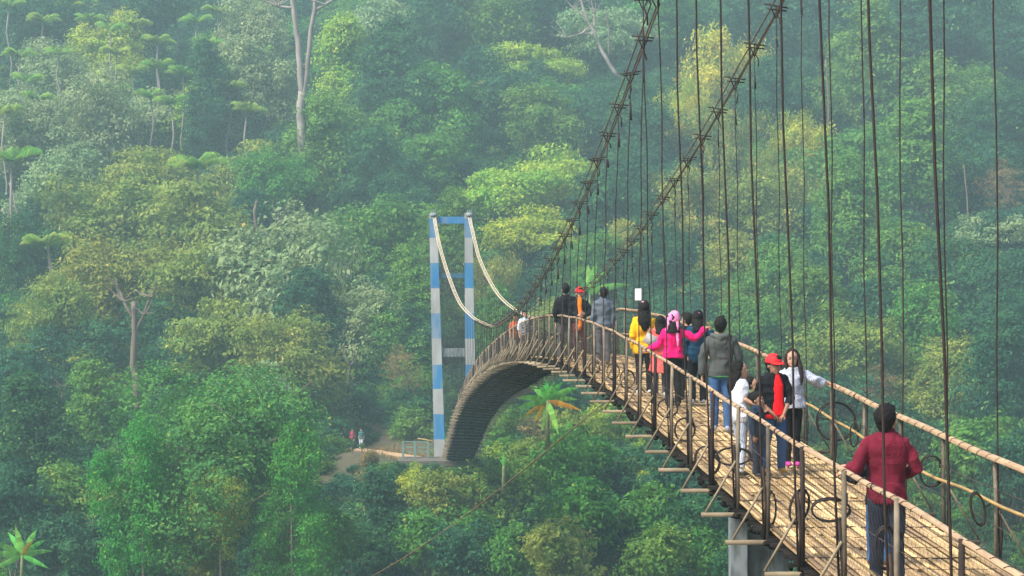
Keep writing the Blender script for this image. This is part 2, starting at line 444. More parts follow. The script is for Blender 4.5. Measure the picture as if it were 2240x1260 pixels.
# extra thin struts that lattice the sides of the far half
mb = BB()
for y in np.arange(60.5, 156, 1.0):
    for e, sg in ((0, -1), (WID, 1)):
        mb.rn = random.random()
        mb.tube([S(y, e + sg * random.uniform(.12, .34), -.12), S(y + random.uniform(-.4, .4), e + sg * .04, random.uniform(.2, .75))], .016, 4)
        if sg < 0: mb.tube([S(y, e - .4 + random.random() * .1, -.13), S(y, e + .05, -.11)], .02, 4)
mb.put('side_strut', beam_m)['kind'] = 'stuff'

# loose coils of spare wire tied to the posts, set across the walkway
def coil(u, v, a, b, side=0, turns=3, tilt=0):
    y = (19824 if side == 0 else 28660) / (max(u, 1120) - 849.5)
    y = min(ST, key=lambda s: abs(s - y)) + .06
    s = F / y; c = P(u, v, y); mbc = BB(); pts = []
    for k in range(turns * 18 + 6):
        t = k / 18 * 2 * math.pi; j = 1 + .08 * math.sin(k * .37 + u) + .03 * math.sin(k * 1.1)
        x = a / s * j * math.cos(t); z = b / s * j * math.sin(t + .05 * math.sin(k * .2))
        x2 = x * math.cos(tilt) - z * math.sin(tilt); z2 = x * math.sin(tilt) + z * math.cos(tilt)
        pts.append(c + Vector((x2, .025 * math.sin(t * .33 + u), z2)))
    mbc.tube(pts, .0085 if y < 30 else .0075, 5)
    e = S(y, .0 if side == 0 else WID, 0).x; q = Vector((e, y, c.z + .04))
    mbc.tube([min(pts, key=lambda p: (p - q).length), q, q + Vector((0, 0, .1))], .008, 4)
    mbc.put('wire_coil', coil_m)
for a in ((1820, 1115, 42, 25), (1750, 1106, 20, 38, 0, 3, -.25), (1688, 1112, 10, 36), (1605, 997, 38, 19), (1546, 1010, 26, 32, 0, 3, .3), (1498, 938, 22, 25), (1462, 893, 22, 20),
          (1415, 835, 18, 24, 0, 3, .2), (1372, 828, 16, 20), (1342, 812, 14, 17), (1312, 792, 10, 20, 0, 3, .4), (1300, 805, 12, 12), (1246, 770, 9, 20), (1224, 745, 16, 9), (1205, 742, 11, 10), (1182, 730, 13, 12), (1160, 716, 9, 8),
          (1940, 1200, 24, 46), (1828, 925, 42, 42, 1), (1868, 950, 9, 26, 1), (2036, 1032, 26, 34, 1, 3), (2140, 1112, 15, 36, 1, 3, .2), (1590, 905, 9, 14, 1)):
    coil(*a)

# ---------------------------------------------------------------- painted tower at the far end
blue = mat('faded blue paint', (.018, .135, .31), .75, col2=(.035, .19, .36), scale=1.2, bump=.1, dirt=(.16, .22, .27), dscale=1.3, stretch=(1, 1, .3))
white = mat('dirty white paint', (.36, .36, .35), .8, col2=(.24, .25, .24), scale=1.0, bump=.15, dirt=(.25, .25, .23), dscale=1.1, stretch=(1, 1, .3))
conc = mat('stained concrete', (.22, .25, .26), .9, col2=(.13, .155, .16), scale=1.5, bump=.3, dirt=(.06, .07, .065), dscale=5, stretch=(1, 1, .4))
TYW = 158.6; ts = F / TYW
tw = empty('bridge_tower', (P(988, 1000, TYW).x, TYW, P(0, 1000, TYW).z))
tag(tw, 'tall two-legged bridge tower banded in blue and white at the far end of the footbridge', 'tower')
bands = [(466, 478, 1), (478, 520, 0), (520, 575, 1), (575, 630, 0), (630, 685, 1), (685, 740, 0), (740, 797, 1), (797, 850, 0), (850, 905, 1), (905, 960, 0), (960, 1040, 1)]
for (ut, ub, wt, wb) in ((947.5, 962, 17, 24), (1024.5, 1031, 17, 24)):
    mb = MB()
    for (a, b, mi) in bands:
        mb.mi = mi; base = len(mb.v)
        for v in (a, b):
            t = (v - 466) / (1000 - 466); c = P(ut + (ub - ut) * t, v, TYW); w = (wt + (wb - wt) * t) / ts / 2
            for dx, dy in ((-1, -1), (1, -1), (1, 1), (-1, 1)): mb.v.append(c + Vector((dx * w, dy * .38, 0)) - tw.location)
        for k in range(4): mb.face([base + k, base + 4 + k, base + 4 + (k + 1) % 4, base + (k + 1) % 4])
    base = 0; mb.face([0, 1, 2, 3])
    mb.build('column', [blue, white], tw, smooth=False)
for (v0, v1, m) in ((474, 489, blue), (598, 608, mat('dull blue green paint', (.03, .11, .18), .9)), (762, 780, conc)):
    t = ((v0 + v1) / 2 - 466) / 534; ul = 947.5 + 14.5 * t + 8; ur = 1024.5 + 6.5 * t - 8
    mb = MB(); a = P(ul, (v0 + v1) / 2, TYW) - tw.location; b = P(ur, (v0 + v1) / 2, TYW) - tw.location
    mb.beam(a, b, .42, (v1 - v0) / ts); mb.build('cross_bar', m, tw, smooth=False)
for u in (949, 1027):
    mb = MB(); c = P(u, 470, TYW) - tw.location
    mb.box(c + Vector((0, -.12, -.02)), (.2, .34, .10)); mb.tube([c + Vector((-.22, -.3, .04)), c + Vector((.22, -.3, .04))], .12, 10)
    for k in range(3): mb.tube([c + Vector((-.12 + .12 * k, -.3, .1)), c + Vector((-.13 + .12 * k, .1, .32 + .05 * k))], .02, 4)
    mb.build('cable_saddle', conc, tw)
# landing slab
mb = MB(); c = P(965, 1004, 156); mb.box(c + Vector((-.3, -.6, -.1)), (2.5, 1.5, .17)); mb.box(c + Vector((.2, .6, -1.5)), (1.6, 1.1, 1.25))
o = mb.build('landing_slab', conc, smooth=False); o.data.materials[0] = mat('dark mossy concrete', (.07, .07, .06), .9, col2=(.12, .10, .07), scale=1.2)
tag(o, 'low dark concrete landing slab at the foot of the blue and white tower', 'slab')
# green rail fence on the landing
fn = empty('rail_fence', P(917, 1000, 156)); tag(fn, 'short weathered green rail fence with three posts beside the path', 'fence')
gp = mat('faded green paint', (.10, .20, .16), .8, col2=(.16, .2, .17), scale=3)
for u in (882, 908, 937):
    mb = MB(); mb.beam(P(u, 1001, 156) - fn.location, P(u - .5, 965, 156) - fn.location, .15, .15, (0, 1, 0)); mb.build('post', gp, fn, smooth=False)
for v in (966, 978, 988):
    mb = MB(); mb.beam(P(880, v, 156.02) - fn.location, P(946, v + 1, 156.02) - fn.location, .05, .07); mb.build('rail', gp, fn, smooth=False)
mb = MB(); mb.tube([P(914, 959, 156.1), P(932, 962, 156), P(948, 966, 155.8)], .05, 6)
tag(mb.build('bamboo_pole', rope_m), 'pale bamboo pole lying across the green rail fence', 'pole')

# concrete pier below the near deck
py = 27.2; pr = empty('concrete_pier', (P(1650, 1120, py).x, py, -14)); tag(pr, 'grey stained concrete pier standing below the near part of the deck', 'pier')
def pbox(name, u0, u1, v0, yd, th, z1=-14):
    a = P(u0, v0, py); b = P(u1, v0, py); mb = MB()
    mb.box(Vector(((a.x + b.x) / 2, py + yd, (a.z + z1) / 2)) - pr.location, ((b.x - a.x) / 2, th, (a.z - z1) / 2)); mb.build(name, conc, pr, smooth=False)
pbox('column', 1596, 1632, 1108, 0, .14); pbox('column', 1686, 1722, 1196, -.02, .14); pbox('wall_panel', 1633, 1685, 1162, .08, .08); pbox('column', 1845, 1890, 1215, .0, .14)
# stay rope that runs from the deck down to the left
mb = MB(); A = P(1326, 876, 42); B = P(700, 1320, 64)
n = 24; pts = [A.lerp(B, k / n) + Vector((0, 0, -.35 * math.sin(math.pi * k / n))) for k in range(n + 1)]
mb.tube(pts, .009, 6); mb.tube([p + Vector((.014, 0, .018 * math.sin(i * 1.3))) for i, p in enumerate(pts)], .006, 5)
tag(mb.build('stay_rope', mat('rusty stay rope', (.22, .14, .07), .8, col2=(.13, .085, .05), scale=6)), 'long brown stay rope slanting from the deck down across the bushes', 'rope')
# sheet of paper on a hanger
pp = P(1396, 644, 35.55); mb = MB(); mb.box((0, 0, 0), (.048, .006, .09)); mb.mi = 1
for k in range(5): mb.box((-.006 + .004 * (k % 2), -.007, .05 - .022 * k), (.026 - .004 * (k % 3), .0015, .0035))
o = mb.build('notice_sheet', [mat('white paper', (.85, .85, .83), .6, var=.04), mat('grey print', (.55, .56, .58), .7, var=.05)], smooth=False, loc=pp)
tag(o, 'small white paper notice tied to a hanger above the woman in yellow', 'notice')
print('bridge done')
HAZE = .00064
#PART2
# ---------------------------------------------------------------- foliage
LM = {
 'G': leafmat('leaves mid green', (.055, .185, .030), (.12, .27, .04), (.26, .33, .05)),
 'T': leafmat('leaves dark blue green', (.015, .078, .036), (.045, .15, .055), (.12, .24, .06)),  # base lowered so gaps between the trees look deeper in shadow
 'Y': leafmat('leaves yellow green', (.21, .37, .035), (.34, .44, .045), (.5, .48, .06)),
 'O': leafmat('leaves olive', (.14, .225, .04), (.27, .31, .055), (.42, .34, .07)),
 'L': leafmat('leaves pale grey green', (.16, .27, .115), (.27, .36, .15), (.36, .38, .16)),
 'B': leafmat('leaves bamboo gold', (.50, .48, .035), (.30, .38, .045), (.62, .52, .06)),
 'N': leafmat('leaves dry brown', (.28, .18, .08), (.19, .19, .07), (.46, .30, .09)),
}
bark = mat('grey brown bark', (.17, .135, .10), .95, col2=(.09, .07, .055), scale=2, bump=.6, stretch=(1, 1, .3))
bark_pale = mat('pale bark', (.27, .235, .205), .9, col2=(.16, .135, .12), scale=1.3, bump=.4, stretch=(1, 1, .25))

def unit(v): return v / (np.linalg.norm(v, axis=-1, keepdims=True) + 1e-9)
def leafquads(c, nrm, L, Wd, droop=.4, g=rng):
    N = len(c); t = g.normal(size=(N, 3)); t[:, 2] -= droop
    d = unit(t - nrm * (t * nrm).sum(1, keepdims=True)); s = np.cross(nrm, d)
    L = L * g.uniform(.6, 1.4, (N, 1)); Wd = Wd * g.uniform(.6, 1.4, (N, 1))
    V = np.stack([c - d * L / 2, c + s * Wd / 2 + nrm * Wd * .12, c + d * L / 2 - nrm * L * .12, c - s * Wd / 2 + nrm * Wd * .12], 1)
    return V
def crown(kind, Rr, n, leaf, seed, flat=.8, blobs=16, spray=.16, shape='round'):
    """leaves gathered in sprays, sprays on the skin of lobes, lobes filling an uneven crown"""
    g = np.random.default_rng(seed)
    bl = []
    for _ in range(blobs):
        if shape == 'tall':
            z = g.uniform(-.95, 1); w = (1 - .55 * abs(z) - .3 * max(z, 0)) * .62; p = np.array([*(g.normal(size=2) * w * .6), z * 1.25]); r = g.uniform(.22, .36)
        elif shape == 'tier':
            p = unit(g.normal(size=3)) * g.uniform(.3, .85); p[2] = round(p[2] * 2.2) / 2.2 * .62 + g.normal() * .04; r = g.uniform(.26, .42)
        elif shape == 'drape':
            a = g.uniform(0, 6.28); q = g.uniform(.2, .8); p = np.array([math.cos(a) * q, math.sin(a) * q, g.uniform(-1.5, .6)]); r = g.uniform(.22, .36)
        else:
            p = unit(g.normal(size=3)) * g.uniform(.3, .95) * np.array([1, 1, 1.0]); p[2] = p[2] * flat; r = g.uniform(.15, .42)
        bl.append((p, r))
    bl.append((np.array([0, 0, 0.]), .5)); bl.append((np.array([g.normal() * .2, g.normal() * .2, .2]), .5))
    ns = n // 14; w = np.array([b[1] ** 2 for b in bl]); w /= w.sum(); bi = g.choice(len(bl), ns, p=w)
    bc = np.array([b[0] for b in bl])[bi]; br = np.array([b[1] for b in bl])[bi]
    dr = unit(g.normal(size=(ns, 3)) + np.array([0, 0, .35]))
    sz = np.ones(3)
    if shape == 'tier': sz = np.array([1.15, 1.15, .38])
    if shape == 'drape': sz = np.array([.8, .8, 1.3])
    sc = bc + dr * sz * br[:, None] * g.uniform(.72, 1.12, (ns, 1))
    sr = spray * g.uniform(.5, 1.3, ns)
    srnd = g.uniform(0, 1, ns)
    k = 14; c = np.repeat(sc, k, 0); off = g.normal(size=(ns * k, 3)) * np.array([1, 1, .45]) * np.repeat(sr, k)[:, None] * .55
    c = (c + off) * Rr; nr = unit(np.repeat(dr, k, 0) * .9 + np.array([0, 0, .55]) + g.normal(size=(ns * k, 3)) * .45)
    V = leafquads(c, nr, leaf, leaf * .5, .6, g)
    rn = np.clip(np.repeat(srnd, k) * .6 + g.uniform(0, .4, ns * k), 0, 1)
    return quads('crown', V, rn, LM[kind])
def bamboo_crown(kind, Rr, n, leaf, seed, culms=26):
    g = np.random.default_rng(seed); C = []; Nn = []
    for _ in range(culms):
        a = g.uniform(0, 6.28); lean = g.uniform(.1, .75); h = g.uniform(.9, 1.9); m = n // culms
        t = g.uniform(.25, 1, m) ** .8
        x = lean * t ** 2.2 * 1.1 + .08; z = -1 + h * (t - .28 * lean * t ** 3.5) * 1.1
        p = np.stack([math.cos(a) * x, math.sin(a) * x, z], 1) + g.normal(size=(m, 3)) * np.array([.085, .085, .07]) - np.array([0, 0, 1]) * (g.uniform(0, .12, (m, 1)))
        C.append(p); Nn.append(unit(np.array([math.cos(a), math.sin(a), .7]) + g.normal(size=(m, 3)) * .5))
    c = np.concatenate(C) * Rr; nr = np.concatenate(Nn)
    return quads('crown', leafquads(c, nr, leaf, leaf * .28, 1.6, g), np.clip(g.uniform(0, 1, len(c)), 0, 1), LM[kind])
def trunk(h, r, seed, m, spread=1.0, nb=7, reach=.75, Rr=4.5, multi=1):
    """unit trunk: foot at 0, crown centre at z = h; limbs fork into the crown"""
    g = random.Random(seed); mb = MB()
    for q in range(multi):
        ox = g.uniform(-.6, .6) * (multi > 1)
        pts = [Vector((ox + .12 * r * k * g.uniform(-2, 2), .3 * g.uniform(-1, 1) * (k > 0), h * k / 6 * .98 - (k == 0) * .8)) for k in range(7)]
        mb.tube(pts, [r * (1.45 if k == 0 else 1.1 - k * .1) for k in range(7)], 8)
        for b in range(nb):
            k = g.uniform(.5, .98); i = int(k * 6); p = pts[i].lerp(pts[min(6, i + 1)], k * 6 - i); a = g.uniform(0, 6.28); L_ = Rr * reach * g.uniform(.6, 1)
            e = p + Vector((math.cos(a) * L_ * spread, math.sin(a) * L_ * spread, L_ * g.uniform(.2, .9)))
            md = p.lerp(e, .5) + Vector((g.uniform(-.3, .3), g.uniform(-.3, .3), L_ * .12))
            mb.tube([p, md, e], [r * .42, r * .26, r * .07], 5)
            for _ in range(2):
                e2 = md + Vector((g.uniform(-1, 1), g.uniform(-1, 1), g.uniform(.1, 1))) * L_ * .5
                mb.tube([md, md.lerp(e2, .5) + Vector((0, 0, .1)), e2], [r * .2, r * .12, r * .04], 4)
    return mb.mesh('trunk', m)

CR = {}
for k in 'GTOYL':
    CR[k] = [crown(k, 5, 17000, .36, 10 + i * 7 + ord(k), flat=.85, blobs=20 + 6 * i) for i in range(2)]
CR['G'].append(crown('G', 5, 17000, .36, 321, shape='tall', blobs=22)); CR['T'].append(crown('T', 5, 17000, .36, 322, shape='tall', blobs=22))
CR['tY'] = [crown('Y', 5, 17000, .36, 333, shape='tall', blobs=22)]
CR['L'].append(crown('L', 5, 11000, .38, 323, shape='tier', blobs=20))
CR['F'] = [crown('Y', 5, 12000, .38, 324 + i, shape='tier', blobs=20) for i in range(2)]      # feathery tiers
CR['Oo'] = [crown('O', 5, 12000, .38, 524 + i, shape='tier', blobs=22) for i in range(2)]
CR['B'] = [bamboo_crown('B', 5, 17000, .38, 41), bamboo_crown('B', 5, 15000, .38, 42, 18)]
CR['Bo'] = [bamboo_crown('O', 5, 17000, .38, 43), bamboo_crown('O', 5, 15000, .38, 44, 20)]
CR['D'] = [crown('G', 5, 9500, .42, 71, shape='drape', blobs=24), crown('T', 5, 9500, .42, 72, shape='drape', blobs=24)]
CR['N'] = [crown('N', 5, 4200, .26, 91, blobs=14)]
SB = {k: [crown(k, 2.5, 4200, .27, 200 + i + ord(k), flat=.8, blobs=12 + 4 * i, spray=.2) for i in range(2)] for k in 'GTYON'}
SB['L'] = [crown('L', 2.5, 4200, .27, 777, blobs=14, spray=.2)]
TR = [trunk(10, .28, 5 + i, bark) for i in range(3)]; TRp = [trunk(10, .26, 15, bark_pale)]
TRB = [trunk(6, .07, 8 + i, bark, multi=5, nb=3, Rr=1.8) for i in range(2)]
DESC = {'G': ('mid green bushy', 'tree'), 'T': ('dark bluish green dense', 'tree'), 'O': ('olive green leafy', 'tree'), 'Y': ('bright yellow green', 'tree'), 'L': ('pale grey green', 'tree'),
        'tY': ('tall pointed yellow green', 'tree'), 'F': ('light feathery yellow green', 'tree'), 'Oo': ('olive layered spreading', 'tree'), 'B': ('golden yellow arching bamboo', 'bamboo'), 'Bo': ('olive drooping bamboo', 'bamboo'),
        'D': ('vine draped green', 'tree'), 'N': ('sparse dry brown', 'tree')}
NAME = {'B': 'bamboo_clump', 'Bo': 'bamboo_clump'}
rows = [(110, 'at the top edge'), (240, 'high on the slope'), (380, 'on the upper slope'), (520, 'mid slope'), (660, 'on the lower slope'), (800, 'low on the slope'), (930, 'near the valley bottom'), (1080, 'below the path'), (2000, 'at the bottom edge')]
cols = [(130, 'by the left edge'), (330, 'towards the left'), (520, 'left of the bare tree'), (700, 'around the bare tree'), (880, 'just left of the tower'), (1060, 'behind the striped tower'), (1220, 'just right of the tower'), (1400, 'behind the left cable'), (1580, 'behind the right cable'), (1760, 'behind the middle hangers'), (1930, 'above the maroon man'), (2100, 'right of the maroon man'), (9999, 'by the right edge')]
TREES = []
def ydepth(v): return float(np.interp(v, [0, 150, 300, 480, 650, 850, 1000, 1100, 1300], [352, 325, 292, 250, 214, 184, 152, 136, 120]))
gt = random.Random(3)
def add_tree(kind, u, v, r, y=None, small=None, label=None, sz=1.0, name=None, lmesh=None):
    y = y or ydepth(v) + gt.uniform(-8, 8)
    if small is None: small = y < 150
    c = P(u, v, y); gz = ground(c.x, y) - .2; h = max(c.z - gz, .8)
    o = empty(name or NAME.get(kind, 'shrub' if small else 'broadleaf_tree'), (c.x, y, gz)); rad = r * y / F
    src = lmesh or gt.choice((SB if small and kind in SB else CR)[kind]); base = 2.5 if (small and kind in SB) else 5
    cr = link('crown', src, o, (0, 0, h)); k = rad / base * 1.2
    cr.scale = (k * gt.uniform(.92, 1.1), k * gt.uniform(.9, 1.1), k * sz * gt.uniform(.95, 1.2)); cr.rotation_euler = (0, 0, gt.uniform(0, 6.28))
    bam = kind in ('B', 'Bo') or small
    t = link('trunk', gt.choice(TRB if bam else (TRp + TR if kind in 'LF' else TR)), o)
    t.scale = (k * (1 if bam else .95), k * (1 if bam else .95), h / (6 if bam else 10)); t.rotation_euler = (0, 0, gt.uniform(0, 6.28))
    TREES.append((o, kind, u, v, label, small)); return o
T_ = [  # kind, u, v, radius px
 ('T',330,20,90),('L',560,90,80),('L',130,190,85),('Y',235,140,85),('T',90,60,80),('L',560,200,90),('tY',755,200,95),('L',850,70,105),('T',950,50,95),('G',1060,90,105),('T',1190,40,95),('F',1170,150,85),
 ('L',1335,70,90),('G',1455,70,85),('B',1560,195,125),('B',1490,250,70),('T',1660,60,105),('T',1790,70,105),('G',1890,120,95),('T',2010,90,105),('T',2120,60,100),('T',2210,130,95),('T',450,250,80),
 ('L',60,300,85),('L',200,290,105),('L',330,260,90),('Y',420,265,70),('Oo',555,400,95),('G',760,330,105),('T',860,230,105),('G',960,240,95),('T',1090,250,110),('G',1190,270,90),('T',1300,290,95),('T',1400,300,95),
 ('B',1500,290,75),('Bo',1590,330,95),('B',1750,330,85),('G',1900,220,115),('G',2060,260,125),('T',2200,280,105),('T',1680,220,85),
 ('L',130,440,100),('Oo',300,420,115),('O',240,530,125),('Oo',430,510,125),('G',600,430,85),('G',700,430,105),('T',820,410,105),('G',930,380,90),('F',1100,430,95),('F',1230,420,105),('F',1180,530,100),('T',1340,470,100),
 ('Bo',1500,460,110),('O',1620,480,100),('Bo',1740,470,125),('G',1880,400,120),('G',2000,440,125),('T',2150,400,110),('N',2205,410,55),('L',2190,520,90),
 ('T',60,560,80),('O',100,700,95),('O',260,640,105),('Oo',440,640,115),('L',600,660,150),('Oo',700,720,110),('G',860,560,110),('G',900,700,85),('G',990,560,75),('Bo',1085,640,80),('T',880,460,70),
 ('T',1440,600,95),('O',1590,610,105),('G',1700,640,100),('G',1850,560,115),('G',2000,600,120),('T',2120,640,110),('T',2225,640,90),('G',1290,590,80),('O',1370,560,80),
 ('T',60,850,105),('D',220,800,95),('D',340,740,90),('Oo',500,760,110),('O',640,800,110),('L',770,740,95),('G',850,860,90,200),('N',890,810,50,190),('T',760,870,70,200),('G',900,915,60,196),('T',830,930,50,199),
 ('T',1500,720,90),('G',1640,740,90),('G',1790,700,100),('O',1880,790,95),('N',1900,860,60),('G',2010,740,110),('O',2060,860,105),('T',2180,760,100),('T',2190,900,105),('T',1960,980,100),('T',1820,930,95),('G',2130,1010,105),('T',2230,1060,90),
 ('T',60,1000,105),('G',200,960,90),('G',1090,770,70),('O',1280,730,70),
]
for a in T_: add_tree(*a)
S_ = [
 ('G',842,1040,26,151),('T',885,1046,30,151),('O',925,1036,24,150),('T',948,1046,28,149),('G',985,1052,30,149),('N',812,1030,22,154),('T',1010,1040,24,150),('G',868,1026,14,152),('Y',908,1022,12,152),
 ('T',40,1090,85),('G',150,1080,85),('O',250,1130,80),('G',330,1210,95),('T',120,1190,85),('O',440,1200,80),('T',210,1220,80),('G',715,1170,85),('O',620,1230,90),('T',830,1088,55),('N',800,1045,26),('T',870,1130,80),('Y',905,1062,36),('O',965,1085,58),('O',1010,1120,70),
 ('G',930,1180,80),('T',800,1210,80),('G',1060,1080,70),('Y',1085,1025,45),('G',1040,1190,85),('T',1000,1240,80),('G',1140,1080,75),('O',1150,1010,50),('N',1180,950,45),('G',1240,1030,80),('O',1240,960,60),('Y',1320,945,65),('G',1300,1010,75),('T',1180,1150,85),('G',1280,1120,85),('T',1350,1080,80),
 ('G',1120,1220,80),('O',1230,1220,80),('T',1330,1200,85),('G',1410,1140,85),('T',1470,1080,75),('Y',1395,1000,32),('Y',1428,1052,28),('T',1520,1150,80),('G',1440,1220,85),('G',1545,1215,75),('O',1390,1060,60),('T',1640,1240,70),
 ('G',1065,900,55),('G',1110,960,60),('T',1290,860,60),('T',1230,900,60),('G',1370,930,55),('L',560,880,75),('G',650,980,58),('T',772,1026,9,160),('G',792,1024,8,158),
]
for a in S_: add_tree(*a, small=True)
# the big vine covered tree in front of the left bank, in one crown of its own
LM['K'] = leafmat('leaves bright green', (.045, .22, .03), (.10, .31, .04), (.26, .38, .04))
LM['M'] = leafmat('leaves fresh green', (.045, .175, .045), (.11, .27, .05), (.3, .38, .06))
g1 = crown('M', 7.0, 40000, .25, 900, flat=.66, blobs=26, spray=.12); g2 = crown('G', 6.0, 13000, .34, 901, flat=.75, blobs=26, spray=.13)
y = 122; c = P(478, 1012, y); gz = ground(c.x, y)
o = empty('broadleaf_tree', (c.x, y, gz)); cr = link('crown', g1, o, (0, 0, c.z - gz)); cr.scale = (1.0, .9, 1)
t = link('trunk', trunk(c.z - gz, .42, 77, bark, nb=12, reach=.95, Rr=6), o)
tag(o, 'large dark green spreading tree in the left foreground, covered with creepers', 'tree', 'trees on the far hillside')
for (u, v, s, sh, k, lb) in ((310, 1030, .66, 'drape', 'K', 'creeper hanging like a curtain on the left side of the large foreground tree'), (636, 1055, .62, 'drape', 'K', 'bright green leafy climber on the right side of the large foreground tree'), (480, 1115, .42, 'round', 'Y', 'yellow green climber low in the middle of the large foreground tree')):
    yy = 119; cc = P(u, v, yy); o = empty('climbing_vine', (cc.x, yy, ground(cc.x, yy)))
    me = crown(k, 5, 14000, .28, int(u), shape=sh, blobs=20)
    q = link('crown', me, o, (0, 0, cc.z - o.location.z)); q.scale = (s * .8, s * .7, s * 1.15)
    s0 = MB(); s0.tube([(0, 0, -.3), (.1, 0, (cc.z - o.location.z) * .5), (0, .1, cc.z - o.location.z)], [.09, .07, .04], 6); s0.build('stem', bark, o)
    tag(o, lb, 'vine')

# tree labels
kk = {}
for (o, kind, u, v, label, small) in TREES:
    d, cat = DESC[kind]
    if small: cat = 'shrub' if cat == 'tree' else cat
    rowp = next(p for a, p in rows if v < a); colp = next(p for a, p in cols if u < a)
    kk.setdefault((d, cat, rowp, colp), []).append((u, v, o))
OR = {1: [''], 2: ['left hand', 'right hand'], 3: ['left', 'middle', 'right'], 4: ['far left', 'mid left', 'mid right', 'far right']}
for (d, cat, rowp, colp), L_ in kk.items():
    L_.sort(key=lambda a: a[0])
    for i, (u, v, o) in enumerate(L_):
        pre = (OR[min(4, len(L_))][min(i, 3)] + ' ') if len(L_) > 1 else ''
        tag(o, f'{pre}{d} {cat} {rowp}, {colp}', cat, 'trees on the far hillside' if cat == 'tree' else ('bamboo clumps on the hillside' if cat == 'bamboo' else 'shrubs on the bank'))

# palms with thin pale stems
def frond_leaves(g, nf, L_, leafl, upb):
    C = []; N_ = []; D = []
    for i in range(nf):
        a = g.uniform(0, 6.28); up = g.uniform(*upb); m = 30
        for t in np.linspace(.12, 1, m):
            x = L_ * t * math.cos(up * .5) ; z = L_ * (t * math.sin(up) - .62 * t ** 2.6)
            p = np.array([math.cos(a) * x, math.sin(a) * x, z])
            for s in (-1, 1):
                sd = np.array([-math.sin(a) * s, math.cos(a) * s, -.55 - .3 * t]); sd /= np.linalg.norm(sd)
                l = leafl * math.sin(math.pi * (.12 + .8 * t)) + .08
                n_ = np.cross(sd, np.array([math.cos(a), math.sin(a), 0])); w = .03
                ax = np.array([math.cos(a), math.sin(a), -.3]) * w
                C.append([p - ax, p + ax, p + sd * l + ax * .3, p + sd * l - ax * .3])
    return np.array(C)
palm_m = LM['G']; palm_y = leafmat('palm leaves', (.10, .27, .035), (.19, .33, .04), (.32, .30, .05))
PC = [quads('crown', frond_leaves(np.random.default_rng(50 + i), 13, 2.5, .8, (.8, 1.52)), np.random.default_rng(i).uniform(0, 1, 13 * 30 * 2), palm_y) for i in range(3)]
mb = MB(); mb.tube([(0, 0, -.1), (.03, 0, .3), (-.03, 0, .7), (0, 0, 1)], [.011, .0095, .009, .008], 7); PT = mb.mesh('trunk', bark_pale)
palms = [(95,48,330),(195,48,335),(243,68,325),(385,40,345),(430,50,330),(455,100,320),(400,165,300),(290,160,310),(510,140,318),(458,190,300),(540,245,290),(45,125,310),(375,230,288),(25,355,235,1.5),(432,370,240,1.5),(82,222,290),(105,540,215,1.2),(345,95,325),(150,20,340),(20,15,330),(475,30,340),(300,60,335),(60,180,300),(345,150,305),(255,120,318),(330,215,292),(500,200,300),(130,120,315),(575,120,330),(10,250,280),(250,200,300)]
PL = ['along the top edge', 'high on the slope', 'on the upper slope', 'on the middle slope']
for i, p in enumerate(palms):
    u, v, y = p[:3]; s = (p[3] if len(p) > 3 else 1.15); c = P(u, v, y); L_ = 9 + 4 * gt.random() + (4 if s > 1.3 else 0)
    o = empty('areca_palm', c - Vector((0, 0, L_))); q = link('crown', gt.choice(PC), o, (0, 0, L_)); q.scale = (s,) * 3; q.rotation_euler = (gt.uniform(-.1, .1), 0, gt.uniform(0, 6))
    t = link('trunk', PT, o); t.scale = (11 * s, 11 * s, L_); t.rotation_euler = (0, 0, gt.uniform(0, 6))
    lb = ['palm with feathery crown, below the top edge, first from the left corner'][0]
    near = {13: 'large palm with a long leaning pale stem by the left edge', 14: 'large dark palm in the middle of the left slope', 16: 'dark palm low by the left edge above the dark trees'}
    o['rank'] = 0; del o['rank']
    tag(o, near.get(i), 'palm', 'slender palms on the upper left slope')
rest = sorted([(palms[i][1] // 70, palms[i][0], i) for i in range(len(palms)) if i not in (13, 14, 16)])
OR2 = ['first', 'second', 'third', 'fourth', 'fifth', 'sixth', 'seventh', 'eighth', 'ninth', 'tenth', 'eleventh']
pobs = sorted([o for o in COL.objects if o.name.startswith('areca_palm')], key=lambda o: o.name)
rn_ = {}
for r_, u, i in rest:
    k = rn_.get(r_, 0); rn_[r_] = k + 1
    pobs[i]['label'] = f"slender pale stemmed palm, {OR2[k]} from left in the {['topmost', 'second', 'third', 'lowest'][min(3, int(r_))]} row, upper left slope"

# bare trees
def limb(mb, pts, y, r0, r1, yo=0, org=None):
    L_ = [P(u, v, y + yo) - org for u, v in pts]; n = len(L_)
    out = []; rr = []
    for i in range(n - 1):
        for k in range(4):
            t = k / 4; q = L_[i].lerp(L_[i + 1], t); f = (i + t) / (n - 1); out.append(q + Vector((noise.noise(q * .8) * .12, noise.noise(q * .7 + Vector((5, 0, 0))) * .3, 0))); rr.append(r0 + (r1 - r0) * f)
    out.append(L_[-1]); rr.append(r1); mb.tube(out, rr, 9)
def bare(name, y, main, branches, label, m, rs, foot):
    org = P(foot[0], foot[1], y); org.z = min(org.z, ground(org.x, y)); o = empty(name, org)
    mb = MB()
    for pts, r0, r1 in main: limb(mb, pts, y, r0 * y / F, r1 * y / F, 0, org)
    mb.build('trunk', m, o)
    for pts, r0, r1 in branches:
        mb = MB(); limb(mb, pts, y, r0 * y / F, r1 * y / F, 0, org)
        g = random.Random(pts[0][0])
        for _ in range(9):
            k = g.randrange(1, len(pts)); a = pts[k]; e = (a[0] + g.uniform(-45, 45), a[1] - g.uniform(5, 45))
            limb(mb, [a, ((a[0] + e[0]) / 2 + g.uniform(-6, 6), (a[1] + e[1]) / 2), e], y, r1 * 1.2 * y / F, .4 * y / F, g.uniform(-1, 1), org)
        mb.build('branch', m, o)
    tag(o, label, 'tree')
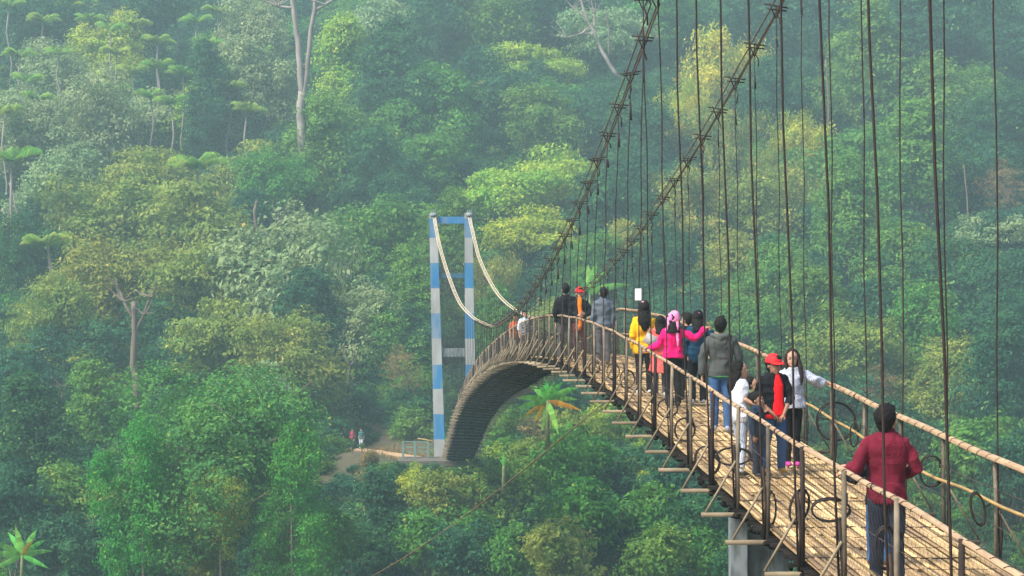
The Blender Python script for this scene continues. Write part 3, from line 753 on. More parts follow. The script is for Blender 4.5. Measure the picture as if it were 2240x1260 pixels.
bare('bare_tree', 268, [([(664, 420), (663, 340), (657, 250), (661, 200)], 11, 9), ([(661, 215), (654, 120), (646, 50), (634, -60)], 7.5, 5), ([(662, 215), (672, 150), (680, 70), (688, 20), (690, -60)], 6, 4)],
     [([(642, 18), (610, 14), (580, 2), (550, -25)], 3.5, 1.5), ([(688, 22), (712, 10), (735, -5), (770, -40)], 3.5, 1.5)], 'very tall pale bare tree with forked trunk rising above the left hillside', bark_pale, 1, (664, 520))
bare('bare_tree', 290, [([(1352, 170), (1318, 115), (1302, 75), (1283, 40), (1268, -10)], 4.5, 2.5)], [([(1302, 75), (1270, 74), (1240, 82)], 2, 1), ([(1300, 62), (1300, 30), (1290, -10)], 2.2, 1), ([(1285, 42), (1255, 18), (1232, -5)], 2, 1)], 'leaning bare grey tree near the top edge left of the cables', bark_pale, 1, (1365, 230))
bare('bare_tree', 176, [([(140, 1020), (138, 980), (128, 930), (122, 880)], 4, 2.5)], [([(130, 940), (105, 910), (92, 885)], 2, 1), ([(124, 900), (135, 870), (140, 850)], 2, 1)], 'small leafless reddish tree low by the left edge', mat('reddish twig bark', (.24, .15, .11), .9), 1, (140, 1040))
bare('bare_tree', 168, [([(302, 900), (300, 850), (290, 800), (294, 730), (292, 660)], 9, 6)], [([(292, 700), (270, 660), (255, 620)], 4, 2), ([(293, 730), (315, 690), (330, 650)], 4, 2)], 'crooked brown trunk standing bare among vines on the left slope', bark, 1, (302, 960))
bare('bare_tree', 232, [([(600, 545), (588, 515), (562, 500), (555, 460), (562, 440)], 4, 3)], [([(590, 515), (604, 490), (602, 465)], 2.5, 1.5), ([(520, 549), (480, 552), (420, 548)], 2.2, 1.4)], 'twisted grey trunk showing in the middle of the olive trees', bark, 1, (605, 600))
bare('bare_tree', 197, [([(745, 960), (742, 900), (735, 860), (730, 790)], 3.5, 2)], [([(740, 890), (760, 850), (765, 800)], 3, 1.5)], 'thin brown forked trunk left of the three people on the path', bark, 1, (746, 1000))
for i, (u0, v0, u1, v1, y) in enumerate(((75, 615, 20, 400, 228), (45, 570, 5, 455, 226), (118, 640, 108, 560, 210), (1332, 110, 1325, 20, 300), (2120, 560, 2108, 360, 240), (1812, 300, 1806, 130, 285), (560, 330, 590, 240, 292))):
    bare('bare_tree', y + 14, [([(u0, v0 + 15), ((u0 + u1) / 2 + 3, (v0 + v1) / 2), (u1, v1)], 2.0, 1.3)], [], ['long thin pale stem leaning left below the large palm', 'shorter thin pale stem at the left edge below the large palm', 'thin pale stem beside the dark palm on the left', 'thin grey trunk high on the slope left of the left cable', 'thin grey trunk on the right slope behind the hangers', 'reddish grey trunk high behind the middle hangers', 'thin slanting pale stem left of the tall bare tree'][i], bark if i > 2 else bark_pale, 1, (u0, v0 + 40))

# banana plants
ban_m = leafmat('banana leaf', (.12, .42, .07), (.18, .48, .08)); ban_y = leafmat('yellowed banana leaf', (.50, .36, .02), (.40, .24, .03))
def banana(u, v, y, size, leaves, label, foot=60):
    c = P(u, v, y); o = empty('banana_plant', c - Vector((0, 0, foot * y / F)))
    h = foot * y / F; mb = MB(); mb.tube([(0, 0, -1), (0, 0, h * .6), (0, 0, h)], [.12, .09, .06], 8); mb.build('stem', mat('banana stem', (.16, .2, .08), .7), o)
    for (a, L_, yel) in leaves:                       # a: angle in the picture plane from +x, some depth added
        mb = MB(); a = R(a); n = 12; L_ = L_ * size; dy = random.uniform(-.5, .5); w0 = L_ * .085; mid = []
        for k in range(n + 1):
            t = k / n; mid.append(Vector((math.cos(a) * L_ * t, dy * L_ * t, h * .97 + math.sin(a) * L_ * t - .22 * L_ * t * t * (1 if math.sin(a) > 0 else .4))))
        d = (mid[-1] - mid[0]).normalized(); sd = d.cross(Vector((0, 1, .25))).normalized()
        for k in range(n + 1):
            t = k / n; w = w0 * math.sin(math.pi * min(1, .06 + .94 * t) ** .8) * (1 + .12 * math.sin(k * 5)) + .015
            mb.v += [mid[k] + sd * w + Vector((0, .3 * w, 0)), mid[k] + Vector((0, -.0, .0)), mid[k] - sd * w + Vector((0, .3 * w, 0))]
        for k in range(n):
            mb.rn = random.random() * .9
            for q in (0, 1): mb.face([k * 3 + q, k * 3 + q + 1, k * 3 + q + 4, k * 3 + q + 3])
        mb.build('leaf', ban_y if yel else ban_m, o)
    tag(o, label, 'banana plant')
banana(1198, 876, 111, 1.65, [(95, 1, 0), (60, .9, 0), (35, 1.1, 0), (15, .9, 0), (130, .95, 0), (160, 1, 0), (185, .9, 0), (-100, .8, 0), (-70, .9, 0), (110, .8, 0), (-8, .95, 1), (-125, .7, 1), (210, .8, 1), (75, .8, 0)], 'banana plant with green and yellow leaves under the arch of the bridge')
banana(48, 1215, 117, 1.9, [(100, 1, 0), (70, .9, 0), (45, .8, 0), (140, 1, 0), (165, 1, 0), (20, .8, 0), (-15, .8, 0), (-160, .8, 0), (120, .9, 0), (60, .7, 1)], 'banana plant with ragged leaves in the lower left corner')
banana(1290, 640, 185, 3.0, [(92, 1, 0), (60, 1, 0), (120, .9, 0), (25, 1.2, 0), (80, 1.1, 0)], 'banana plant with upright pale leaves behind the red capped visitor', 90)
banana(1102, 1018, 118, .9, [(92, .9, 0), (70, .5, 0), (115, .5, 0)], 'young banana plant with one broad upright leaf below the arch', 20)

# geometry nodes scatter: the masses nobody could count
def scatter(name, pts, scl, meshes, label):
    coll = bpy.data.collections.new(name + ' source')
    for i, me in enumerate(meshes):
        q = bpy.data.objects.new(name + '_piece', me); coll.objects.link(q)
    me = bpy.data.meshes.new(name); me.from_pydata([tuple(p) for p in pts], [], [])
    a = me.attributes.new('scl', 'FLOAT', 'POINT'); a.data.foreach_set('value', [float(s) for s in scl])
    o = link(name, me); md = o.modifiers.new('scatter', 'NODES')
    ng = bpy.data.node_groups.new(name, 'GeometryNodeTree'); md.node_group = ng
    ng.interface.new_socket('Geometry', in_out='INPUT', socket_type='NodeSocketGeometry'); ng.interface.new_socket('Geometry', in_out='OUTPUT', socket_type='NodeSocketGeometry')
    gi = ng.nodes.new('NodeGroupInput'); go = ng.nodes.new('NodeGroupOutput')
    ip = ng.nodes.new('GeometryNodeInstanceOnPoints'); ci = ng.nodes.new('GeometryNodeCollectionInfo')
    ci.inputs['Collection'].default_value = coll; ci.inputs['Separate Children'].default_value = True; ci.inputs['Reset Children'].default_value = True
    ip.inputs['Pick Instance'].default_value = True
    rv = ng.nodes.new('FunctionNodeRandomValue'); rv.data_type = 'FLOAT_VECTOR'; rv.inputs[0].default_value = (-.12, -.12, 0); rv.inputs[1].default_value = (.12, .12, 6.28)
    ri = ng.nodes.new('FunctionNodeRandomValue'); ri.data_type = 'INT'; ri.inputs[4].default_value = 0; ri.inputs[5].default_value = len(meshes) - 1
    na = ng.nodes.new('GeometryNodeInputNamedAttribute'); na.data_type = 'FLOAT'; na.inputs['Name'].default_value = 'scl'
    l = ng.links.new; l(gi.outputs[0], ip.inputs['Points']); l(ci.outputs[0], ip.inputs['Instance']); l(rv.outputs[0], ip.inputs['Rotation'])
    l(ri.outputs[2], ip.inputs['Instance Index']); l(na.outputs[0], ip.inputs['Scale']); l(ip.outputs[0], go.inputs[0])
    tag(o, label, name.replace('_', ' '), kind='stuff'); return o
g = random.Random(11); pts = []; sc = []
def near_path(x, y):
    t = ((x - PA.x) * (PB.x - PA.x) + (y - PA.y) * (PB.y - PA.y)) / ((PB.x - PA.x) ** 2 + (PB.y - PA.y) ** 2)
    q = PA.lerp(PB, max(0, min(1, t))); return math.hypot(x - q.x, y - q.y)
y = 112
while y < 400:
    half = .235 * y + 8; step = max(2.1, y * .0135); x = -half
    while x < half:
        xx = x + g.uniform(-1, 1) * step * .5; yy = y + g.uniform(-1, 1) * step * .5
        dd = near_path(xx, yy); s = g.uniform(.55, 1.1) * step / 2.1 * .8
        uu = 1120 + xx * F / yy; vt = VH - (ground(xx, yy) + 2.6 * s) * F / yy
        if 740 < uu < 985 and yy < 186 and vt < 1008: s *= .35; vt = VH - (ground(xx, yy) + 2.6 * s) * F / yy
        if 740 < uu < 985 and yy < 186 and vt < 1003: x += step; continue
        if dd > 1.3 + s * 1.6 and not (abs(xx + 3.6) < 2.0 and 151 < yy < 161):
            pts.append((xx, yy, ground(xx, yy) + .5 * s)); sc.append(s)
        x += step
    y += step * .9
scatter('undergrowth', pts, sc, SB['G'] + SB['T'] + [SB['T'][0], SB['T'][1]], 'dense green undergrowth covering the hillside between the trees')  # weighted to the darkest leaves: shade between the trees put into their colour
pts = []; sc = []; y = 200
while y < 430:
    half = .235 * y + 12; step = 8.5 if y < 300 else 9.5; x = -half
    while x < half:
        xx = x + g.uniform(-1, 1) * 3.5; yy = y + g.uniform(-1, 1) * 3.5; h = .5 + g.random() * 3
        pts.append((xx, yy, ground(xx, yy) + h)); sc.append(g.uniform(.75, 1.15)); x += step
    y += step
scatter('forest', pts, sc, CR['G'][:2] + CR['T'] + CR['T'][:2] + [CR['O'][0]], 'mass of hillside forest filling the slope behind the nearer trees')
# dry grass on the bank beside the path
V = []; rn = []
g = np.random.default_rng(5)
for _ in range(5200):
    t = g.uniform(-.05, 1); q = PA.lerp(PB, float(t)); off = g.choice([-1, 1]) * (1.25 + abs(g.normal()) * 1.1); x = q.x + s_.x * off; yy = q.y + s_.y * off
    if abs(x + 3.6) < 2.2 and yy < 160: continue
    z = ground(x, yy); h = g.uniform(.15, .45); a = g.uniform(0, 3.14); w = .03; d = np.array([math.cos(a) * w, math.sin(a) * w, 0]); b = np.array([x, yy, z - .05]); tp = b + np.array([g.normal() * .12, g.normal() * .12, h])
    V.append([b - d, b + d, tp + d * .3, tp - d * .3]); rn.append(g.uniform())
tag(link('dry_grass', quads('dry_grass', np.array(V), np.array(rn), LM['N'])), 'brown dry grass along both sides of the earth path', 'grass', kind='stuff')

# haze in the valley: one closed box round everything
mb = MB(); mb.box((0, 240, 25), (260, 330, 95)); hz = mb.build('haze', bpy.data.materials.new('haze'), smooth=False)
tag(hz, 'pale blue green haze hanging in the valley', 'haze', kind='stuff')
hm_ = hz.data.materials[0]; hm_.use_nodes = True; n = hm_.node_tree.nodes; n.remove(n['Principled BSDF'])
pv = n.new('ShaderNodeVolumePrincipled'); pv.inputs['Color'].default_value = (.64, .93, .97, 1); pv.inputs['Density'].default_value = HAZE; pv.inputs['Anisotropy'].default_value = .1
hm_.node_tree.links.new(pv.outputs[0], n['Material Output'].inputs['Volume'])
print('forest done')
#PART3
# ---------------------------------------------------------------- people
skin = mat('skin', (.44, .25, .16), .55, col2=(.37, .20, .125), scale=5, bump=.05)
skin_d = mat('darker skin', (.27, .145, .09), .55, col2=(.22, .115, .07), scale=5, bump=.05)
hair_m = mat('black hair', (.007, .006, .006), .75, col2=(.013, .011, .010), scale=30, bump=.3, stretch=(6, 6, .6), spec=.15)
hair_b = mat('dark brown hair', (.028, .014, .010), .7, col2=(.014, .008, .007), scale=30, bump=.3, stretch=(6, 6, .6), spec=.2)
eye_w = mat('eye white', (.7, .68, .65), .3, var=.02, bump=0); eye_d = mat('eye dark', (.02, .012, .01), .2, var=.02, bump=0)
lip_m = mat('lips', (.36, .10, .09), .5, var=.05, bump=0)
def cloth(name, c, c2=None, bump=.35, sc=9): return mat(name, c, .85, col2=c2 or tuple(x * .78 for x in c), scale=sc, bump=bump, spec=.08, bscale=60)
def remesh(mb, vox, smooth=3, disp=0, dsc=9, seed=0):
    me = mb.mesh('tmp', [skin]); o = bpy.data.objects.new('tmp', me); COL.objects.link(o)
    r = o.modifiers.new('r', 'REMESH'); r.mode = 'VOXEL'; r.voxel_size = vox
    s = o.modifiers.new('s', 'SMOOTH'); s.factor = .5; s.iterations = smooth
    dg = bpy.context.evaluated_depsgraph_get(); dg.update()
    ev = bpy.data.meshes.new_from_object(o.evaluated_get(dg)); bpy.data.objects.remove(o); bpy.data.meshes.remove(me)
    n = len(ev.vertices); co = np.empty(n * 3, np.float32); ev.vertices.foreach_get('co', co); co = co.reshape(-1, 3)
    if disp:
        nr = np.empty(n * 3, np.float32); ev.vertices.foreach_get('normal', nr); nr = nr.reshape(-1, 3)
        for i in range(n):
            p = Vector(co[i]) * dsc + Vector((seed, 0, 0)); q = Vector((p.x, p.y, p.z * .55))
            a = noise.noise(q) + .5 * noise.noise(q * 2.3); rid = 1 - abs(noise.noise(Vector((p.x * .8, p.y * .8, p.z * 1.2 + 9)))) * 3
            co[i] += nr[i] * disp * (a + .6 * max(-1, rid))
        ev.vertices.foreach_set('co', co.reshape(-1))
    V = [tuple(map(float, c)) for c in co]; Fc = [tuple(p.vertices) for p in ev.polygons]; bpy.data.meshes.remove(ev)
    return V, Fc
def merged(parts, name, mats, parent):
    """parts: list of (V, F, material index) joined into one mesh"""
    v = []; f = []; m = []
    for V, Fc, mi in parts:
        b = len(v); v += V; f += [tuple(i + b for i in q) for q in Fc]; m += [mi] * len(Fc)
    me = bpy.data.meshes.new(name); me.from_pydata(v, [], f)
    for x in mats: me.materials.append(x)
    me.polygons.foreach_set('material_index', m); me.polygons.foreach_set('use_smooth', [True] * len(f)); me.update()
    return link(name, me, parent)
def raw(mb): return [tuple(v) for v in mb.v], [tuple(f) for f in mb.f]

def torso(mb, H, infl, z0, z1=.845, hipw=1.0, shw=1.0, flare=0, belly=0):
    rings = [(.44, .075, .058), (.48, .088, .066), (.52, .092, .068), (.57, .083, .06), (.62, .078, .056), (.68, .088, .062), (.74, .100, .066), (.775, .102, .062), (.80, .095, .054), (.822, .070, .046), (.845, .040, .038)]
    P_ = []; a = []; b = []
    for z, rx, ry in rings:
        if z < z0 - .02 or z > z1: continue
        w = hipw if z < .6 else shw; fl = flare * max(0, (.62 - z) / .15)
        P_.append(Vector((0, (.006 if z > .7 else 0) * H, max(z, z0) * H))); a.append((rx * w + infl + fl) * H); b.append((ry + infl + fl + belly) * H)
    mb.tube(P_, a, 20, ry=b, ax=(1, 0, 0))

def person(u, head, foot, face, top, sleeve, legs, label, y=None, base=None, hair='short', hairm=None, cap=None, sk=None, arms=None, hy=0, hp=0, shoes=None,
           hem=.47, flare=0, vox=.011, fem=False, extra=(), lw=1.0, name='person', legspread=.055, build=1.0, yshift=0, topname='jacket', legname='trousers', step=0, skirt=None, collar=None, lean=0, hs=1.13):
    """u, head, foot: where the photo shows the middle, the top of the head and the soles; face: 0 looks at the camera, 180 away"""
    if y is None:
        lo, hi = 18.5, 100.
        for _ in range(40):
            md = (lo + hi) / 2
            if VH - ZD(md) * F / md > foot: lo = md
            else: hi = md
        y = lo
    s = F / y; X = (u - 1120) / s
    zb = base if base is not None else S(y, X - XL(y), .035).z
    if base is None:
        lat = min(max(X - XL(y), .16), WID - .16); X = XL(y) + lat
    H = ((VH - head) / s) - zb
    o = empty(name, (X, y, zb), R(face)); inv = Matrix.Rotation(-R(face), 3, 'Z'); skm = sk or skin
    fx = math.cos(R(face)) > 0                                 # front view: image left is local -x
    build = min(build, 1.06) if build > 1 else build; sw = (.088 if fem else .099) * build
    g = random.Random(int(u))
    # ---- joints (units of H, picture axes for arms: x right, y away, z up)
    A = {}
    for side in ('l', 'r'):
        sx = -1 if side == 'l' else 1
        shp = inv @ Vector((sx * sw if abs(math.sin(R(face))) < .8 else 0, 0, 0))
        # choose the true local shoulder that lies on that side
        lx = 1 if (inv @ Vector((sx, 0, 0))).x > 0 else -1
        if abs(math.sin(R(face))) >= .8: lx = (1 if side == 'r' else -1)
        sh = Vector((lx * sw, .005, .79)); 
        if arms and side in arms:
            el = inv @ Vector(arms[side][0]); ha = inv @ Vector(arms[side][1])
            # move the hand exactly where asked, the elbow is a hint
        else:
            el = sh + Vector((lx * .028, .018, -.165)); ha = el + Vector((-lx * .004, -.03, -.15))
        A[side] = (sh * H, el * H, ha * H, lx)
    # ---- body: one continuous skin surface with head, arms, palms, legs and feet
    mb = MB(); torso(mb, H, -.012, .46)
    mb.tube([(0, .008 * H, .83 * H), (0, .004 * H, .86 * H), (0, 0, .895 * H)], [.034 * H, .027 * H, .029 * H], 12)
    hr_ = Matrix.Rotation(R(hy), 3, 'Z') @ Matrix.Rotation(R(hp), 3, 'X'); hc = Vector((0, 0, (1 - .135 * hs) * H))
    def hpnt(x, y_, z): return hc + hr_ @ (Vector((x, y_, z - .87)) * H * hs)
    G_ = H * hs; mb.ell(hpnt(0, .004, .942), (.043 * G_, .053 * G_, .056 * G_), hr_); mb.ell(hpnt(0, -.014, .912), (.034 * G_, .037 * G_, .042 * G_), hr_)
    mb.ell(hpnt(0, -.036, .888), (.017 * G_, .014 * G_, .012 * G_), hr_)
    mb.tube([hpnt(0, -.047, .938), hpnt(0, -.057, .918), hpnt(0, -.050, .912)], [.005 * H, .0085 * H, .006 * H], 8)
    for sx in (-1, 1): mb.ell(hpnt(sx * .044, .004, .925), (.006 * H, .011 * H, .016 * H), hr_, 8, 6)
    legsJ = []
    for sx in (-1, 1):
        st = step * sx; hp_ = Vector((sx * .046, 0, .475)) * H; kn = Vector((sx * legspread, -.012 + st * .5, .27)) * H; an = Vector((sx * legspread * 1.05, .008 + st, .045)) * H
        legsJ.append((hp_, kn, an)); mb.tube([hp_, hp_.lerp(kn, .5), kn, kn.lerp(an, .35), an, an - Vector((0, 0, .02 * H))], [.040 * H, .034 * H, .025 * H, .025 * H, .019 * H, .020 * H], 12)
        mb.ell(an + Vector((0, -.028, -.025)) * H, (.022 * H, .06 * H, .018 * H))
    fing = MB()
    for side in ('l', 'r'):
        sh, el, ha, lx = A[side]
        mb.tube([sh, sh.lerp(el, .5), el, el.lerp(ha, .4), ha], [.022 * H, .024 * H, .020 * H, .020 * H, .0135 * H], 12, round_ends=True)
        d = (ha - el).normalized(); rail_hand = arms and side in arms and len(arms[side]) > 2
        if rail_hand: d = (inv @ Vector(arms[side][2])).normalized()
        dn = Vector((0, 0, -1)) if rail_hand else Vector((-lx, 0, 0)); wv = d.cross(dn)
        if wv.length < .2: wv = d.cross(Vector((0, 1, 0)))
        wv.normalize(); nn = wv.cross(d)                       # palm: width wv, thickness nn
        if nn.dot(dn) < 0: nn = -nn
        pm = ha + d * .026 * H; rot = Matrix((wv, nn, d)).transposed()
        mb.ell(pm, (.0215 * H, .0095 * H, .030 * H), rot, 12, 8)
        curl = .9 if rail_hand else .5
        for k, (off, ln) in enumerate(((-.0155, .034), (-.0052, .041), (.0052, .039), (.0150, .031))):
            p0 = ha + d * .040 * H + wv * off * H; q = .45 + .06 * k
            d1 = (d + nn * curl * q).normalized(); d2 = (d + nn * curl * 1.6).normalized(); d3 = (d * .6 + nn * curl * 2.0).normalized()
            p1 = p0 + d1 * ln * H * .45 + wv * off * .15 * H; p2 = p1 + d2 * ln * .32 * H; p3 = p2 + d3 * ln * .25 * H
            fing.tube([p0 - d * .008 * H, p1, p2, p3], [.0052 * H, .0050 * H, .0046 * H, .0038 * H], 7, round_ends=True)
        ts_ = -1 if (wv.dot(Vector((0, -1, .3))) < 0) else 1
        p0 = ha + d * .014 * H + wv * ts_ * .016 * H; p1 = p0 + (d * .6 + wv * ts_ * .8 + nn * .3).normalized() * .022 * H; p2 = p1 + (d * .9 + wv * ts_ * .25 + nn * .5).normalized() * .02 * H
        fing.tube([p0 - wv * ts_ * .006 * H, p1, p2], [.0068 * H, .0056 * H, .0045 * H], 7, round_ends=True)
    V, Fc = remesh(mb, vox * .8 * H / 1.6, 2)
    parts = [(V, Fc, 0), (*raw(fing), 0)]
    e = MB(); e2 = MB(); e3 = MB()
    for sx in (-1, 1):
        e.ell(hpnt(sx * .0175, -.0445, .935), (.0075 * G_, .005 * G_, .0042 * G_), hr_, 8, 6); e2.ell(hpnt(sx * .0175, -.0485, .935), (.0036 * G_, .0025 * G_, .0038 * G_), hr_, 8, 6)
        e2.tube([hpnt(sx * .009, -.0515, .947), hpnt(sx * .018, -.0515, .9505), hpnt(sx * .028, -.0455, .947)], [.0018 * G_, .0024 * G_, .0012 * G_], 5)
        e2.tube([hpnt(sx * .0105, -.050, .9385), hpnt(sx * .0175, -.0505, .9405), hpnt(sx * .025, -.0465, .9375)], [.0011 * G_] * 3, 4)
    e3.tube([hpnt(-.012, -.0475, .9015), hpnt(0, -.0525, .902), hpnt(.012, -.0475, .9015)], [.002 * G_, .0042 * G_, .002 * G_], 6, ry=[.002 * G_, .0035 * G_, .002 * G_])
    parts += [(*raw(e), 1), (*raw(e2), 2), (*raw(e3), 3)]
    merged(parts, 'body', [skm, eye_w, eye_d, lip_m], o)
    # ---- trousers
    mb = MB()
    if legs is not None:
        mb.tube([(0, 0, .45 * H), (0, 0, .50 * H), (0, 0, .55 * H)], [.080 * H, .092 * H, .080 * H], 18, ry=[.062 * H, .07 * H, .06 * H], ax=(1, 0, 0))
        for hp_, kn, an in legsJ:
            mb.tube([hp_, hp_.lerp(kn, .45), kn, kn.lerp(an, .4), an - Vector((0, 0, .012 * H))], [.055 * lw * H, .049 * lw * H, .039 * lw * H, .037 * lw * H, .033 * lw * H], 14)
        V, Fc = remesh(mb, vox * H / 1.6, 2, .0045 * H, 11 / H, u); merged([(V, Fc, 0)], legname, [legs], o)
    if skirt is not None:
        mb = MB(); mb.tube([(0, 0, .57 * H), (0, 0, .48 * H), (0, 0, .38 * H), (0, 0, .30 * H)], [.08 * H, .105 * H, .13 * H, .15 * H], 24, ry=[.06 * H, .085 * H, .11 * H, .13 * H], ax=(1, 0, 0))
        V, Fc = remesh(mb, vox * H / 1.6, 2, .008 * H, 9 / H, u); merged([(V, Fc, 0)], 'skirt', [skirt], o)
    # ---- top with sleeves
    mb = MB(); torso(mb, H, .013, hem, hipw=1.03, shw=build, flare=flare)
    for side in ('l', 'r'):
        sh, el, ha, lx = A[side]; w = 1.12
        if sleeve > 1.5: w = 1.14
        en = el.lerp(ha, min(1, sleeve - 1)) if sleeve > 1 else sh.lerp(el, sleeve)
        pts = [sh + Vector((-lx * .015, 0, .004)) * H, sh.lerp(el, .4 * min(1, sleeve))]; rad = [.034 * w * H, .033 * w * H]
        if sleeve > 1: pts += [el]; rad += [.031 * w * H]
        if sleeve > 1.3: pts += [el.lerp(en, .6)]; rad += [.028 * w * H]
        pts += [en]; rad += [(.034 if sleeve < 1 else .022) * w * H]
        mb.tube(pts, rad, 14, round_ends=False)
        mb.ell(sh + Vector((-lx * .006, 0, -.002)) * H, (.036 * H,) * 3, None, 12, 8)
    if collar: mb.tube([(0, .006 * H, .835 * H), (0, .003 * H, .868 * H)], [.046 * H, .043 * H], 16, ry=[.044 * H, .040 * H])
    V, Fc = remesh(mb, vox * H / 1.6, 2, .011 * H, 10 / H, u * .7); merged([(V, Fc, 0)], topname, [top], o)
    # ---- shoes
    if shoes is not None:
        for hp_, kn, an in legsJ:
            mb = MB(); c = an + Vector((0, -.03, -.024)) * H
            mb.ell(c, (.027 * H, .068 * H, .022 * H)); mb.ell(an + Vector((0, .006, -.012)) * H, (.027 * H, .032 * H, .033 * H)); 
            for v in mb.v: v.z = max(v.z, .001)
            mb.build('shoe', shoes, o)
    # ---- hair
    hm2 = hairm or hair_m; hb = MB()
    if hair == 'short':
        hb.ell(hpnt(0, .021, .952), (.049 * G_, .056 * G_, .054 * G_), hr_, 16, 12); hb.ell(hpnt(0, .028, .925), (.041 * G_, .034 * G_, .045 * G_), hr_)
        hb.ell(hpnt(.004, -.018, .985), (.036 * G_, .034 * G_, .022 * G_), hr_)
        for k in range(26):
            a = g.uniform(0, 6.28); q = g.uniform(.1, 1); c = (math.cos(a) * .036 * q, .012 + math.sin(a) * .042 * q, .955 + .045 * math.sqrt(1 - q * q * .9)); hb.ell(hpnt(*c), (.012 * G_,) * 3, None, 6, 5)
        V, Fc = remesh(hb, .009 * H / 1.6, 1, .004 * H, 30 / H, u)
    else:
        hb.ell(hpnt(0, .022, .952), (.050 * G_, .058 * G_, .057 * G_), hr_, 16, 12)
        ln = {'long': .73, 'longer': .66, 'mid': .80}.get(hair, .73)
        for q in range(9):
            a = R(-82 + q * 20.5); r0 = .046; x = math.sin(a) * r0; yb = .012 + math.cos(a) * r0
            e = ln + .02 * g.random() + .05 * abs(math.sin(a))
            tip = Vector((x * 1.15, max(yb, .03) + .032, e)) * H
            hb.tube([hpnt(x * .95, yb * .9, .965), hpnt(x * 1.05, yb, .91), hpnt(x * 1.1, yb + .014, .865).lerp(Vector((x * 1.1, yb + .04, .83)) * H, .5), (Vector((x * 1.25, yb + .045, .78)) * H), tip], [.016 * H, .018 * H, .018 * H, .016 * H, .007 * H], 7)
        V, Fc = remesh(hb, .010 * H / 1.6, 1, .004 * H, 26 / H, u)
    ho = merged([(V, Fc, 0)], 'hair', [hm2], o)
    if cap:
        mb = MB(); mb.ell((0, .008, .957), (.055, .067, .058), None, 24, 16)
        mb.v = [hpnt(v.x, v.y, max(v.z, .951)) for v in mb.v]; V, Fc = raw(mb)
        b2 = MB(); n = 9
        for k in range(n + 1):
            a = math.pi * k / n; b2.v += [hpnt(math.cos(a) * .046, -.030 - math.sin(a) * .02, .963), hpnt(math.cos(a) * .046, -.034 - math.sin(a) * .062, .958 - .004 * abs(math.cos(a))), hpnt(math.cos(a) * .046, -.034 - math.sin(a) * .062, .953 - .004 * abs(math.cos(a))), hpnt(math.cos(a) * .046, -.030 - math.sin(a) * .02, .955)]
        for k in range(n):
            for q in range(4): b2.face([k * 4 + q, k * 4 + (q + 1) % 4, k * 4 + 4 + (q + 1) % 4, k * 4 + 4 + q])
        b3 = MB(); b3.ell(hpnt(0, .004, 1.008), (.005 * H, .005 * H, .003 * H), None, 8, 5)
        merged([(V, Fc, 0), (*raw(b2), 0), (*raw(b3), 0)], 'cap', [cap], o)
    tag(o, label, 'person')
    return dict(o=o, H=H, A=A, hp=hpnt, inv=inv, hc=hc, y=y)
def piece(Pn, name, m, fn, vox=.009, disp=.004):
    """extra clothing, modelled in the person's own units"""
    mb = MB(); fn(mb, Pn['H'], Pn['hp']); V, Fc = remesh(mb, vox * Pn['H'] / 1.6, 2, disp * Pn['H'], 11 / Pn['H'], 3); return merged([(V, Fc, 0)], name, [m], Pn['o'])

jean = cloth('blue jeans', (.03, .075, .18), (.06, .13, .27), sc=5); dark_jean = cloth('dark jeans', (.018, .023, .036), (.035, .042, .058), sc=5); black_c = cloth('black cloth', (.012, .013, .016)); grey_tr = cloth('grey trousers', (.10, .10, .115))
pale_jean = cloth('pale washed jeans', (.42, .49, .60), (.55, .60, .68), sc=5); brown_shoe = mat('brown shoe', (.12, .07, .04), .6); white_shoe = mat('white shoe', (.6, .6, .6), .6, var=.1); dark_shoe = mat('dark shoe', (.03, .03, .035), .6)

# maroon man, seen from behind, hand on the rail
m1 = person(1940, 884, 1302, 172, cloth('maroon jacket', (.155, .014, .03), (.10, .009, .02), .5), 1.9, dark_jean, 'person in a maroon jacket seen from behind, left hand resting on the near rail', hair='short', sk=skin, vox=.008, y=20.05,
            arms={'l': ((-.175, -.02, .635), (-.205, .06, .655), (-.8, .5, -.15)), 'r': ((.165, -.02, .64), (.12, .09, .60))}, hy=-22, shoes=brown_shoe, hem=.46, build=1.12, collar=True, lw=1.1, flare=.004, hs=1.22)
# someone close in front of him, nearly hidden
person(1922, 960, 1262, 185, black_c, 1.95, jean, 'person almost hidden in front of the man in maroon, one hand on the rail', y=21.2, shoes=brown_shoe, sk=skin, arms={'l': ((-.19, .0, .66), (-.285, .02, .72), (-.9, .3, -.2)), 'r': ((.12, .02, .66), (.08, .1, .62))})
# woman in the patterned blouse
fl = bpy.data.materials.new('patterned blouse'); fl.use_nodes = True; n_ = fl.node_tree.nodes; b_ = n_['Principled BSDF']; b_.inputs['Roughness'].default_value = .8
vo = n_.new('ShaderNodeTexVoronoi'); vo.inputs['Scale'].default_value = 16; vo.feature = 'DISTANCE_TO_EDGE'; tc_ = n_.new('ShaderNodeTexCoord'); nz_ = n_.new('ShaderNodeTexNoise'); nz_.inputs['Scale'].default_value = 14
mxv = n_.new('ShaderNodeVectorMath'); mxv.operation = 'ADD'; cr_ = n_.new('ShaderNodeValToRGB'); cr_.color_ramp.elements[0].position = .08; cr_.color_ramp.elements[0].color = (.05, .07, .16, 1); cr_.color_ramp.elements[1].position = .2; cr_.color_ramp.elements[1].color = (.80, .83, .85, 1)
lk = fl.node_tree.links.new; lk(tc_.outputs['Object'], mxv.inputs[0]); lk(nz_.outputs['Color'], mxv.inputs[1]); lk(mxv.outputs[0], vo.inputs['Vector']); lk(vo.outputs['Distance'], cr_.inputs[0]); lk(cr_.outputs[0], b_.inputs['Base Color'])
